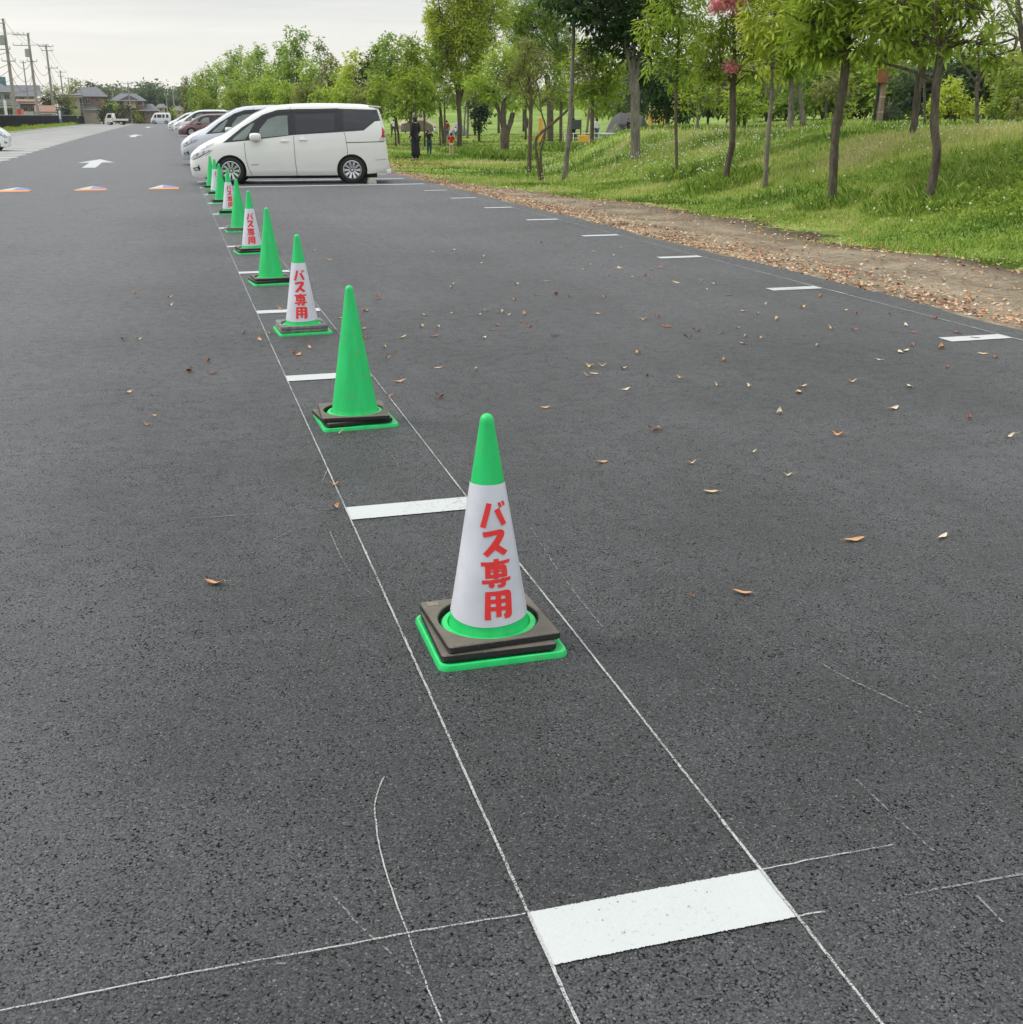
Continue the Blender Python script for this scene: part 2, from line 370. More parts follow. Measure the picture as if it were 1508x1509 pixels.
EW = lambda y: EDGE-.12+.05*np.sin(y*.9)+.03*np.sin(y*2.7+1)
def lot_sheet(name, x0, x1, y0, y1, dz, mt, wavy=False):
    yy = ye[(ye >= y0) & (ye <= y1)]; yy = np.unique(np.concatenate([[y0], yy, [y1]]))
    if wavy: yy = np.unique(np.concatenate([yy, np.arange(y0, 45, .25)]))
    vs = []; fs = []
    for i, y in enumerate(yy):
        z = float(zg(y))+dz
        vs += [(x0, y, z), ((float(EW(y)) if wavy else x1), y, z)]
        if i: b = 2*i; fs.append((b-2, b-1, b+1, b))
    o = meshobj(name, vs, fs, mt, smooth=True); return tag(o, kind='structure')
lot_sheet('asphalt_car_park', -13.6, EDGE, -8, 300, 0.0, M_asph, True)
M_old = mat('weathered_asphalt', (.30, .30, .29), .8, var=.18, scale=.6, bump=.003, bscale=60, c2=(.20, .20, .195))
lot_sheet('weathered_asphalt_bays', -13.6, -6.45, 12, 300, .004, M_old)
M_kerb = mat('pale_concrete', (.50, .49, .42), .85, var=.2, scale=1.2, bump=.002)
o = MB()
for y in np.arange(-8, 300, 4):
    z = float(zg(y+2)); o.box((-13.72, y+2, z+.03), (.2, 3.99, .16), bev=.015)
tag(o.build('kerb', M_kerb), kind='structure')
# verge: pale gravel then weeds under the fence (part of the ground sheet in front of the fence)
lot_sheet('gravel_verge', -15.0, -13.82, -8, 300, .03, mat('pale_gravel', (.46, .45, .33), .95, var=.25, scale=3, bump=.01, c2=(.33, .34, .2)))

M_paint = painted('white_road_paint', (.53, .555, .55), wear=.372, scale=85)
M_paint_old = painted('old_white_road_paint', (.66, .66, .64), wear=.20, scale=40)
W_, PER, TH = .5145, 2.6625, .16
def quad(vs, fs, pts, dz):
    b = len(vs); vs += [(x, y, float(zg(y))+dz) for x, y in pts]; fs.append((b, b+1, b+2, b+3))
def ragged(x0, x1, y1, y0, n, amp):
    """paint bar outline with slightly uneven long edges"""
    X = np.linspace(x0, x1, n); top = [(x, y1+rng.normal(0, amp)) for x in X]; bot = [(x, y0+rng.normal(0, amp)) for x in X]
    vs = []; fs = []
    for i in range(n):
        vs += [(top[i][0], top[i][1], .004), (bot[i][0], bot[i][1], .004)]
        if i: fs.append((2*i-2, 2*i-1, 2*i+1, 2*i))
    return vs, fs
vs, fs = [], []
def addp(v2, f2):
    b = len(vs); vs.extend(v2); fs.extend([tuple(b+i for i in f) for f in f2])
for k in range(-1, 10):
    addp(*ragged(.0, W_, k*PER, k*PER-TH-(.05 if k > 5 else 0), 260 if k < 3 else 12, .0009))
for k in range(0, 10):
    addp(*ragged(4.66, 5.176, k*PER, k*PER-TH, 12, .001))
tag(meshobj('parking_bay_marks', vs, fs, M_paint), kind='structure')
vs, fs = [], []
for k in [10, 11]+list(range(12, 60)):
    y = k*PER; quad(vs, fs, [(-.02, y), (-.02, y-.26), (5.2, y-.26), (5.2, y)], .004)
tag(meshobj('parking_bay_lines', vs, fs, M_paint), kind='structure')
vs, fs = [], []
y = 43.2-2*PER
while y < 170:
    quad(vs, fs, [(-11.4, y), (-11.4, y-.5), (-6.3, y-.5), (-6.3, y)], .009); y += PER
y = 40
while y < 230:
    quad(vs, fs, [(-13.55, y), (-13.55, y-.75), (-12.9, y-1.15), (-12.9, y-.4)], .009); y += 2.2
tag(meshobj('old_bay_lines', vs, fs, M_paint_old), kind='structure')
# direction arrows
def arrow(cx, y0, y1, hw, sw, hy):
    pts = [(cx-sw, y0), (cx+sw, y0), (cx+sw, hy), (cx+hw, hy-.15), (cx, y1), (cx-hw, hy-.15), (cx-sw, hy)]
    return meshobj('direction_arrow', [(x, y, float(zg(y))+.004) for x, y in pts], [tuple(range(7))], M_paint)
for (y0, y1, hy) in ((38.6, 45.6, 42.6), (87, 98, 93), (150, 165, 158)):
    tag(arrow(-3.15, y0, y1, .62, .21, hy), kind='structure')
# three painted illusion humps
MO = painted('orange_road_paint', (.75, .30, .08), wear=.3, scale=50); MBl = painted('blue_road_paint', (.22, .26, .50), wear=.3, scale=50)
for cxx, wd in ((-4.02, .40), (-2.38, .36), (-.80, .35)):
    A = [(cxx-wd, 26.55), (cxx-wd*.1, 28.1), (cxx-wd*.1, 26.9)]
    B = [(cxx-wd, 26.50), (cxx-wd*.1, 26.88), (cxx+wd*.95, 26.75), (cxx+wd*.9, 26.2), (cxx-wd*.9, 26.2)]
    Cc = [(cxx-wd*.1, 28.1), (cxx+wd, 26.9), (cxx-wd*.1, 26.92)]
    V = []; Fc = []; mi = []
    for q, poly in enumerate((A, B, Cc)):
        b = len(V); V += [(x, y, .004) for x, y in poly]; Fc.append(tuple(range(b, b+len(poly)))); mi.append(q)
    tag(meshobj('illusion_hump_marking', V, Fc, [M_paint, MO, MBl], midx=mi), kind='structure')
# wheel stop behind the near minivan
# chalk snap lines
M_chalk = painted('chalk', (.46, .47, .46), wear=.475, scale=260, rough=.9)
M_chalk2 = painted('faint_chalk', (.24, .24, .24), wear=.52, scale=120, rough=.9)
def ribbon(pts, wd, mt, name='chalk_line', z=.003, jit=.0006, step=.02):
    P = [np.array(p[:2], float) for p in pts]; out = []
    # Catmull-Rom resample
    Q = [2*P[0]-P[1]]+P+[2*P[-1]-P[-2]]
    for i in range(1, len(Q)-2):
        n = max(2, int(np.linalg.norm(Q[i+1]-Q[i])/step))
        for j in range(n):
            t = j/n; a, b, c, d = Q[i-1], Q[i], Q[i+1], Q[i+2]
            out.append(.5*((2*b)+(-a+c)*t+(2*a-5*b+4*c-d)*t*t+(-a+3*b-3*c+d)*t**3))
    out.append(P[-1]); out = np.array(out); T = np.gradient(out, axis=0); T /= np.linalg.norm(T, axis=1)[:, None]+1e-9
    Nn = np.stack([-T[:, 1], T[:, 0]], 1)
    wv = wd*.5*(1+rng.normal(0, .12, len(out)))[:, None]; off = rng.normal(0, jit, (len(out), 1))
    a = out+Nn*(wv+off); b = out-Nn*(wv-off)
    V = np.empty((2*len(out), 3)); V[0::2, :2] = a; V[1::2, :2] = b; V[:, 2] = zg(V[:, 1])+z
    i = np.arange(len(out)-1)*2
    o = npmesh(name, V, np.stack([i, i+1, i+3, i+2], 1), mt); return tag(o, kind='structure')
ribbon([(.0, -1.6), (.002, 2), (-.003, 8), (.0, 18), (0, 29)], .0064, M_chalk, z=.0052, jit=.0004)
ribbon([(W_, -1.6), (W_+.004, 1), (W_, 2.6), (W_+.006, 6), (W_+.01, 18), (W_, 26.5)], .0064, M_chalk, z=.0056, jit=.0004)
ribbon([(5.17, 2.5), (5.17, 12), (5.16, 26)], .011, M_chalk, z=.0050, jit=.0004)
ribbon([at(u, v) for u, v in [(-30, 1498), (130, 1466), (300, 1432), (470, 1402), (620, 1374), (775, 1349)]], .0040, M_chalk, z=.0044)
ribbon([at(u, v) for u, v in [(1120, 1284), (1210, 1266), (1316, 1247)]], .0035, M_chalk, z=.0044)
zz_ = .0024
for pts, wd, mt in [
    ([(1176, 1351), (1215, 1344)], .005, M_chalk), ([(1250, 1336), (1380, 1312), (1530, 1285)], .006, M_chalk2),
    ([(335, 1432), (385, 1424), (440, 1420)], .006, M_chalk2),
    ([(566, 1146), (555, 1175), (553, 1205), (562, 1260), (580, 1320), (604, 1385), (622, 1435), (652, 1509)], .0032, M_chalk),
    ([(492, 1322), (530, 1365), (575, 1405), (602, 1435), (630, 1457)], .0048, M_chalk2),
    ([(115, 778), (250, 767), (380, 758), (508, 749)], .006, M_chalk2), ([(748, 727), (792, 723)], .005, M_chalk2),
    ([(548, 546), (612, 543)], .006, M_chalk2), ([(230, 563), (330, 558), (418, 554)], .005, M_chalk2),
    ([(782, 778), (815, 830), (850, 878), (888, 925)], .0050, M_chalk2),
    ([(1262, 1150), (1300, 1187), (1376, 1256)], .0050, M_chalk2), ([(1440, 1322), (1478, 1361)], .005, M_chalk2),
    ([(1205, 976), (1245, 999), (1300, 1025), (1358, 1052)], .006, M_chalk2),
    ([(1055, 985), (1085, 1012)], .004, M_chalk2),
    ([(548, 642), (568, 662), (584, 680), (588, 697)], .005, M_chalk2), ([(482, 694), (474, 716), (474, 742)], .005, M_chalk2),
    ([(486, 784), (506, 828), (530, 860), (553, 882)], .005, M_chalk2), ([(430, 783), (395, 800)], .004, M_chalk2),
    ([(1000, 383), (1150, 412), (1300, 450)], .006, M_chalk2), ([(560, 272), (610, 285)], .012, M_chalk2),
    ([(1180, 418), (1204, 423), (1250, 434)], .008, M_chalk),
]:
    ribbon([at(u, v) for u, v in pts], wd, mt, name='chalk_scuff', z=zz_); zz_ += .00011

# ================================================================== traffic cones
GL = [[(-17.6, 0.4579), (-3.5, 0.4545), (-20.1, 0.3836), (-33.1, 0.3866)], [(2.7, 0.4351), (17.4, 0.4405), (34.5, 0.3905), (20.6, 0.3867)], [(13.8, 0.4555), (22.4, 0.457), (26.4, 0.4417), (18.6, 0.4394)], [(26.4, 0.458), (34.5, 0.4582), (39.0, 0.4452), (30.6, 0.4437)], [(-26.9, 0.3714), (4.6, 0.377), (15.4, 0.3774), (22.4, 0.3738), (25.6, 0.3661), (23.3, 0.3559), (12.6, 0.3386), (3.3, 0.322), (-0.3, 0.3179), (-15.6, 0.2981), (-24.7, 0.3073), (-11.1, 0.3296), (-0.3, 0.3486), (7.4, 0.3627), (3.9, 0.3624), (-24.0, 0.356)], [(2.6, 0.335), (8.5, 0.3327), (28.5, 0.3096), (18.3, 0.299), (-2.8, 0.3228)], [(-28.5, 0.2823), (30.7, 0.2846), (29.6, 0.2746), (-27.9, 0.2701)], [(-3.7, 0.2916), (6.2, 0.2918), (3.7, 0.2323), (-5.1, 0.2319)], [(-20.3, 0.2707), (15.5, 0.2721), (21.1, 0.2678), (21.6, 0.2589), (-20.0, 0.2602)], [(-20.2, 0.2602), (-9.9, 0.2626), (-10.3, 0.2348), (-19.6, 0.2328)], [(12.1, 0.2607), (21.6, 0.2595), (22.0, 0.2518), (21.2, 0.2349), (10.8, 0.2361)], [(-10.2, 0.2567), (12.1, 0.2575), (11.8, 0.2526), (-10.2, 0.2518)], [(-10.3, 0.2459), (11.5, 0.2471), (11.0, 0.2361), (-10.4, 0.2348)], [(-25.7, 0.2283), (28.1, 0.2326), (27.6, 0.2221), (-25.0, 0.2166)], [(9.4, 0.2334), (19.0, 0.2325), (16.7, 0.2114), (13.7, 0.2058), (3.0, 0.2045), (0.8, 0.2142), (7.8, 0.2151)], [(-3.6, 0.2128), (-4.6, 0.2082), (-7.0, 0.2054), (-10.0, 0.2053), (-12.5, 0.2079), (-13.7, 0.2124), (-13.2, 0.2173), (-11.1, 0.2208), (-8.1, 0.2216), (-5.4, 0.2195), (-3.8, 0.2151)], [(-19.8, 0.1934), (-10.7, 0.1952), (-11.3, 0.138), (-10.8, 0.1098), (-20.4, 0.1093)], [(-10.9, 0.1949), (17.2, 0.1958), (22.4, 0.1925), (24.9, 0.1869), (25.3, 0.1784), (-11.0, 0.1822)], [(-2.7, 0.1831), (6.3, 0.1831), (5.3, 0.1172), (-2.8, 0.1173)], [(14.6, 0.1823), (25.4, 0.1796), (22.9, 0.1201), (20.6, 0.1127), (17.3, 0.1101), (11.0, 0.1102), (8.7, 0.1246), (12.4, 0.1258)], [(-11.1, 0.1719), (14.8, 0.1703), (14.1, 0.1579), (-11.3, 0.1586)], [(-11.3, 0.1495), (13.6, 0.148), (13.0, 0.1359), (-11.5, 0.1358)]]
def cone_plastic():
    mt, nt, out = nm('green_cone_plastic')
    p = N(nt, 'ShaderNodeBsdfPrincipled', inp={'Roughness': .42, 'Specular IOR Level': .5, 'Subsurface Weight': .0})
    tc = N(nt, 'ShaderNodeTexCoord'); O = tc.outputs['Object']
    mp = N(nt, 'ShaderNodeMapping'); mp.inputs['Scale'].default_value = (9, 9, 1.2); L(nt, O, mp.inputs[0])
    a = noise(nt, mp.outputs[0], 3, 4); b = noise(nt, O, 13, 6, .75)
    r = ramp(nt, [(.3, (.008, .50, .12)), (.7, (.014, .62, .165))]); L(nt, a, r.inputs[0])
    k = N(nt, 'ShaderNodeMapRange', inp={'From Min': .57, 'From Max': .72, 'To Max': .6}); L(nt, b, k.inputs[0])
    L(nt, mixc(nt, k.outputs[0], r.outputs[0], (.16, .36, .16)), p.inputs['Base Color'])
    rr = N(nt, 'ShaderNodeMapRange', inp={'To Min': .30, 'To Max': .55}); L(nt, b, rr.inputs[0]); L(nt, rr.outputs[0], p.inputs['Roughness'])
    bn = N(nt, 'ShaderNodeBump', inp={'Strength': .3, 'Distance': .001}); L(nt, b, bn.inputs['Height']); L(nt, bn.outputs[0], p.inputs['Normal'])
    L(nt, p.outputs[0], out.inputs[0]); return mt
def rubber():
    mt, nt, out = nm('dusty_black_rubber')
    p = N(nt, 'ShaderNodeBsdfPrincipled', inp={'Roughness': .75, 'Specular IOR Level': .4})
    tc = N(nt, 'ShaderNodeTexCoord'); O = tc.outputs['Object']; g = N(nt, 'ShaderNodeNewGeometry')
    s = N(nt, 'ShaderNodeSeparateXYZ'); L(nt, g.outputs['Normal'], s.inputs[0])
    a = noise(nt, O, 14, 5, .65); b = noise(nt, O, 60, 4, .7)
    # dust that has settled on the flat top face
    up = N(nt, 'ShaderNodeMapRange', inp={'From Min': .55, 'From Max': .95}); L(nt, s.outputs[2], up.inputs[0])
    dk = math_(nt, 'MULTIPLY', up.outputs[0], math_(nt, 'ADD', math_(nt, 'MULTIPLY', a, .8), .42), True)
    c = mixc(nt, dk, (.018, .018, .018), (.165, .145, .118))
    k = N(nt, 'ShaderNodeMapRange', inp={'From Min': .60, 'From Max': .70, 'To Max': .6}); L(nt, b, k.inputs[0])
    c = mixc(nt, math_(nt, 'MULTIPLY', k.outputs[0], a), c, (.22, .2, .17)); L(nt, c, p.inputs['Base Color'])
    bn = N(nt, 'ShaderNodeBump', inp={'Strength': .5, 'Distance': .002}); L(nt, b, bn.inputs['Height']); L(nt, bn.outputs[0], p.inputs['Normal'])
    L(nt, p.outputs[0], out.inputs[0]); return mt
MG = cone_plastic(); MR = rubber()
MS = mat('white_sleeve_vinyl', (.64, .65, .72), .38, var=.12, scale=7, bump=.0022, bscale=8)
ML = mat('red_lettering', (.80, .035, .032), .6, var=.08, scale=12)
def rc(z): return .114-(z-.1)*.159
def rsquare(h, rad, n=6):
    out = []
    for q, (sx, sy) in enumerate(((1, 1), (-1, 1), (-1, -1), (1, -1))):
        for i in range(n+1):
            a = math.pi/2*(q+i/n); out.append((sx*(h-rad)+rad*math.cos(a), sy*(h-rad)+rad*math.sin(a)))
    return out
def ring_plate(h, rad, hole, prof, nseg=64):
    """square plate with round hole; prof = list of (outset, z) rings from hole-top... around the outside to hole-bottom"""
    cs = rsquare(h, rad, 9); sq = []
    for i in range(len(cs)):
        a, b = cs[i], cs[(i+1) % len(cs)]; m_ = max(1, int(math.hypot(a[0]-b[0], a[1]-b[1])/.012))
        sq += [(a[0]+(b[0]-a[0])*q/m_, a[1]+(b[1]-a[1])*q/m_) for q in range(m_)]
    n = len(sq)
    def circ(r): return [(r*math.cos(math.atan2(y, x)), r*math.sin(math.atan2(y, x))) for x, y in sq]
    rings = []
    for kind, off, z in prof:
        if kind == 'h': rings.append([(x, y, z) for x, y in circ(hole+off)])
        else: rings.append([(x*(1+off/h), y*(1+off/h), z) for x, y in sq])
    V = [v for r in rings for v in r]; Fc = []
    m_ = len(rings)
    for i in range(m_):
        j = (i+1) % m_
        if j == 0 and kind_open: break
        for k in range(n):
            q = (k+1) % n; Fc.append((i*n+k, i*n+q, j*n+q, j*n+k))
    return V, Fc
kind_open = False
# cone base plate (thin square flange with rolled rim, domed collar towards the body)
V, Fc = ring_plate(.196, .032, .125, [('h', 0, .022), ('h', .02, .014), ('s', -.026, .012), ('s', -.018, .014), ('s', -.008, .018), ('s', -.002, .016), ('s', .001, .008), ('s', .002, .0), ('s', -.006, 0), ('h', 0, .0)])
o = MB(); o.v, o.f = list(V), list(Fc)
collar = [(.150, .012), (.151, .034), (.149, .048), (.143, .056), (.128, .058), (rc(.055)+.003, .051), (rc(.055), .056)]
def make_cone(label_on):
    root = empty('traffic_cone', (0, 0, 0))
    a = MB(); a.v, a.f = list(V), list(Fc); pl = a.build('base_plate', MG, root); auto(pl, 30)
    b = MB(); prof = collar+[(rc(z), z) for z in (.08, .12, .2, .3, .4, .5, .6, .66)]+[(rc(.682), .682), (.0205, .692), (.0175, .701), (.012, .707), (.005, .710), (.0005, .7105)]
    b.lathe(prof, seg=64); auto(b.build('cone_body', MG, root, smooth=True), 40)
    if label_on:
        s = MB(); z0, z1 = .092, .508; n = 72; vs_ = []; fs_ = []
        # printed sleeve: wrapped sheet with an overlapping rear edge, open lower hem
        for j in range(9):
            z = z0+(z1-z0)*j/8
            for i in range(n+1):
                th = -math.pi/2+R(60)+2*math.pi*i/n*.998
                r_ = rc(z)+.0022+.0010*math.sin(3*th+z*9)*.6
                zz = z-(.006*math.cos(th+1.1)+.004*math.sin(2*th) if j == 0 else 0)
                vs_.append((r_*math.cos(th), r_*math.sin(th), zz))
        for j in range(8):
            for i in range(n): a0 = j*(n+1)+i; fs_.append((a0, a0+1, a0+n+2, a0+n+1))
        s.add(vs_, fs_); sl = s.build('printed_sleeve', MS, root, smooth=True)
        g = bmesh.new()
        for poly in GL:
            bm = bmesh.new(); vv = [bm.verts.new((t, z*300, 0)) for t, z in poly]; bm.faces.new(vv)
            bmesh.ops.triangulate(bm, faces=bm.faces[:]); bmesh.ops.subdivide_edges(bm, edges=bm.edges[:], cuts=3, use_grid_fill=True)
            tmp = bpy.data.meshes.new('t'); bm.to_mesh(tmp); bm.free(); g.from_mesh(tmp); bpy.data.meshes.remove(tmp)
        for v in g.verts:
            th = math.radians(v.co.x)-math.pi/2; z = v.co.y/300; r_ = rc(z)+.0042
            v.co = (r_*math.cos(th), r_*math.sin(th), z)
        bmesh.ops.recalc_face_normals(g, faces=g.faces[:])
        me = bpy.data.meshes.new('lettering'); g.to_mesh(me); g.free(); me.materials.append(ML)
        link(bpy.data.objects.new('lettering', me), sl)
    return root
Vw, Fw = ring_plate(.1745, .012, .154, [('h', .0, .020), ('h', .003, .0225), ('s', -.005, .0225), ('s', -.001, .020), ('s', 0, .017), ('s', 0, .004), ('s', -.003, 0), ('h', 0, 0)])
def make_weight():
    a = MB(); a.v, a.f = list(Vw), list(Fw); return auto(a.build('cone_weight', MR), 30)
nearname = ['nearest to the camera', 'second from the camera', 'third from the camera', 'fourth from the camera', 'fifth from the camera', 'sixth from the camera', 'seventh from the camera', 'eighth from the camera', 'ninth from the camera', 'farthest away, beside the minivan']
protoL, protoP, protoW = make_cone(True), make_cone(False), make_weight()
usedL = usedP = usedW = False
cones = [(.256, 1.292, 0, 12), (.255, 4.10, 2, 0), (.272, 6.93, 3, -6), (.262, 9.72, 6, 0), (.262, 12.50, 8, -4), (.268, 15.35, 3, 0), (.29, 18.60, 0, 6), (.262, 21.35, 5, 0), (.268, 24.0, 4, 25), (.248, 26.35, 7, 0)]
for i, (x, y, rot, lr) in enumerate(cones):
    lab = i in (0, 2, 4, 6, 8)
    if lab: c = copy_tree(protoL) if usedL else protoL; usedL = True
    else: c = copy_tree(protoP) if usedP else protoP; usedP = True
    z = float(zg(y))
    c.location = (x, y, z); c.rotation_euler = (0, 0, R(rot))
    for ch in c.children:
        if ch.name.startswith(('printed', 'cone_body')): ch.rotation_euler = (0, 0, R(-rot+(lr if i else 0)))
    c.rotation_euler = (0, 0, R(rot))
    txt = ('green traffic cone with a white printed sleeve, ' if lab else 'plain green traffic cone without a sleeve, ')
    tag(c, txt+nearname[i], 'traffic cone', 'green cones standing in a row')
    for q in range(2):
        wgt = copy_tree(protoW) if usedW else protoW; usedW = True
        dx, dy, rr = [((-.004, -.012, -1), (.006, .004, 3)), ((-.012, .002, 8), (-.004, -.006, -2)), ((0, .004, 1), (.003, .002, 2)), ((-.006, 0, 6), (.004, .004, 1))][i % 4][q]
        # weights: the upper one lies a little turned on the lower one
        if i in (2, 5):
            wgt.data = wgt.data.copy(); wgt.data.materials.clear(); wgt.data.materials.append(mat('worn_grey_rubber', (.20, .195, .185), .8, var=.5, scale=25, bump=.001))
        wgt.location = (x-.005+dx, y+dy+.008, z+.0170+.0245*q); wgt.rotation_euler = (R(.5*(q*2-1)) if i == 0 else 0, R(.35 if q else .0), R((rot-3 if i else 0)+rr))
        if i == 0 and q: st_ = MB(); st_.box((-.138, .146, .0232), (.038, .030, .0008)); st_.build('sticker', mat('pale_sticker', (.45, .40, .30), .7, var=.2, scale=40), wgt)
        if i == 0 and q: st_ = MB(); st_.box((-.138, .146, .0232), (.038, .030, .0008)); st_.build('sticker', mat('pale_sticker', (.45, .40, .30), .7, var=.2, scale=40), wgt)
        tag(wgt, ('upper' if q else 'lower')+' square black rubber weight around the cone '+nearname[i], 'cone weight', 'rubber weights stacked on the cone bases')
# ================================================================== fallen leaves on the asphalt
def leafshape(l=.06, wd=.026, curl=.012, stem=.02):
    n = 7; vs_ = []; fs_ = []
    for i in range(n):
        t = i/(n-1); hw = wd*.5*math.sin(math.pi*min(1, t*.93+.05))**.8*(1-.3*t)+.0006; x = (t-.5)*l
        zc = curl*(2*t-1)**2; e = curl*.7
        vs_ += [(x, -hw, zc+e*(.5+.5*math.sin(i*1.7))), (x, 0, zc), (x, hw, zc+e*(.5+.5*math.cos(i*1.3)))]
        if i:
            b = 3*i; fs_ += [(b-3, b-2, b+1, b), (b-2, b-1, b+2, b+1)]
    b = len(vs_); vs_ += [(-l*.5, -.0012, curl), (-l*.5, .0012, curl), (-l*.5-stem, .003, curl*1.6), (-l*.5-stem, .001, curl*1.6)]; fs_.append((b, b+1, b+2, b+3))
    return vs_, fs_
ML1 = mat('tan_leaf', (.62, .42, .23), .6, var=.3, scale=30); ML2 = mat('orange_leaf', (.58, .29, .13), .6, var=.3, scale=30)
ML3 = mat('brown_leaf', (.20, .09, .05), .6, var=.3, scale=30); ML4 = mat('pale_leaf', (.68, .56, .40), .6, var=.25, scale=30)
ML5 = mat('red_leaf', (.45, .10, .05), .55, var=.3, scale=30)
leafmeshes = []
for q, (l, wd, cu) in enumerate([(.06, .026, .006), (.055, .02, .012), (.07, .03, .004), (.05, .03, .014)]):
    for mt in (ML1, ML2, ML4, ML3, ML5):
        v_, f_ = leafshape(l, wd, cu); me = bpy.data.meshes.new('fallen_leaf'); me.from_pydata(v_, [], f_); me.materials.append(mt); leafmeshes.append((q, mt.name, me))
def put_leaf(P, mesh, s, rz, label, group=None):
    o = bpy.data.objects.new('fallen_leaf', mesh); o.location = (P[0], P[1], float(zg(P[1]))+.0065); o.scale = (s, s, s)
    o.rotation_euler = (rng.normal(0, .12), rng.normal(0, .12), rz); COL.objects.link(o)
    tag(o, label, 'fallen leaf', group or 'dry leaves scattered on the asphalt')
def LM(q, c): return leafmeshes[q*5+c][2]
named = [((316, 861), 0, 1, 1.35, 2.6, 'curled tan leaf on the open asphalt left of the nearest cone'),
 ((281, 548), 3, 3, 1.3, 1.0, 'dark brown crumpled leaf far out on the left asphalt'),
 ((307, 533), 3, 4, 1.0, 2.0, 'reddish leaf just behind the dark brown crumpled one on the left'),
 ((491, 716), 1, 1, 1.0, 3.0, 'orange leaf on the left chalk line above the second nearest bay mark'),
 ((495, 749), 3, 1, .8, .6, 'orange leaf touching the left end of the second nearest bay mark'),
 ((888, 682), 2, 1, .9, .4, 'orange brown leaf right of the sleeved cone nearest to the camera, level with its tip'),
 ((1019, 684), 1, 0, .9, 2.8, 'narrow tan leaf second in a loose row right of the nearest cone'),
 ((1047, 726), 2, 0, .95, 2.9, 'tan leaf in front of the narrow tan one, right of the nearest cone'),
 ((1110, 668), 1, 2, .8, .2, 'pale leaf at the back of the loose group right of the nearest cone'),
 ((1160, 702), 1, 2, .8, 2.7, 'pale leaf right of the tan pair, in the middle of the asphalt'),
 ((1260, 797), 2, 1, 1.15, .0, 'large flat tan leaf lying alone at the right of the asphalt'),
 ((1390, 792), 2, 2, .85, .5, 'yellowish pale leaf near the right edge of the picture'),
 ((1094, 875), 2, 1, 1.0, 2.5, 'tan leaf nearest to the camera on the right asphalt'),
 ((1020, 881), 1, 3, .7, .9, 'small dull brown leaf left of the nearest right hand leaf'),
 ((803, 602), 0, 1, .9, 2.9, 'tan leaf right behind the tip of the nearest cone'),
 ((590, 563), 0, 1, 1.2, .1, 'orange leaf beside the second cone on its right'),
 ((574, 585), 1, 1, .9, .3, 'thin orange leaf between the second cone and the right chalk line'),
 ((1318, 603), 0, 2, 1.25, .4, 'pale upright leaf with a long stalk on the right asphalt'),
 ((1429, 617), 3, 4, .8, 1.0, 'small reddish leaf near the right edge behind the pale upright one'),
 ((1486, 645), 1, 2, 1.2, 2.9, 'pale leaf at the very right edge of the asphalt'),
 ((923, 575), 0, 2, .9, .2, 'pale leaf in the middle of the right asphalt, alone'),
 ((500, 640), 1, 0, .9, .1, 'small leaf tucked under the front rim of the second cone'),
 ((215, 627), 1, 1, .9, 2.8, 'orange leaf on the left asphalt, front one of a pair'),
 ((229, 614), 1, 0, .8, 2.8, 'orange leaf on the left asphalt, rear one of a pair')]
for (uv, q, c, s, rz, lb) in named: put_leaf(at(*uv), LM(q, c), s, rz, lb)
spots = [(435, 520), (441, 525), (568, 513), (570, 527), (396, 492), (455, 512), (537, 458), (543, 460), (360, 492), (380, 502), (415, 455), (503, 470), (532, 484), (536, 498), (540, 550), (314, 552),
 (187, 578), (204, 500), (180, 503), (253, 452), (196, 433), (250, 437), (560, 440), (618, 483), (646, 484), (592, 497), (640, 495), (648, 545), (712, 497), (717, 459), (757, 441), (793, 436), (819, 435), (808, 415),
 (664, 426), (668, 462), (706, 466), (735, 480), (747, 467), (769, 475), (771, 463), (731, 462), (816, 494), (882, 463), (843, 438), (868, 556), (872, 552), (872, 541), (918, 543), (884, 541), (954, 553), (1001, 556), (896, 407), (861, 396), (878, 371), (907, 378), (912, 366),
 (1066, 532), (1060, 568), (1178, 580), (1184, 570), (1256, 562), (1342, 512), (1397, 540), (1340, 570), (963, 409), (1018, 411), (1031, 416), (1052, 419), (1040, 427), (933, 411), (948, 408), (1077, 434), (1130, 448), (1184, 454), (1247, 458), (1262, 464), (1228, 486), (1260, 486), (1311, 465), (1345, 490), (1378, 470), (1410, 492), (1390, 512), (1203, 510), (1142, 468), (1115, 463), (1098, 459), (1450, 523), (1470, 526), (1325, 520), (1300, 530), (1015, 500), (985, 480), (1120, 498), (1062, 490), (650, 585), (700, 545), (1230, 640), (965, 636), (1150, 610), (940, 520)]
for _ in range(42):
    y_ = rng.uniform(2.2, 14); x_ = rng.uniform(.9, 5.0); uu_ = np.array([x_-CX, y_-CY, -CH]); zz = uu_@FWD; spots.append((754+F*(uu_@RT)/zz, 754.5-F*(uu_@UP)/zz))
for (u, v) in spots:
    side = 'left' if u < 440+(v-500)*.45 and v > 420 and u < 420 else 'right'
    P = at(u+rng.uniform(-3, 3), v+rng.uniform(-2, 2))
    put_leaf(P, LM(int(rng.integers(4)), int(rng.choice([0, 0, 1, 1, 2, 2, 3, 4]))), rng.uniform(.8, 1.3), rng.uniform(0, 6.28),
             'small dry leaf among many on the asphalt '+('left' if side == 'left' else 'right')+' of the cone row', 'small leaves on the asphalt '+side+' of the cones')
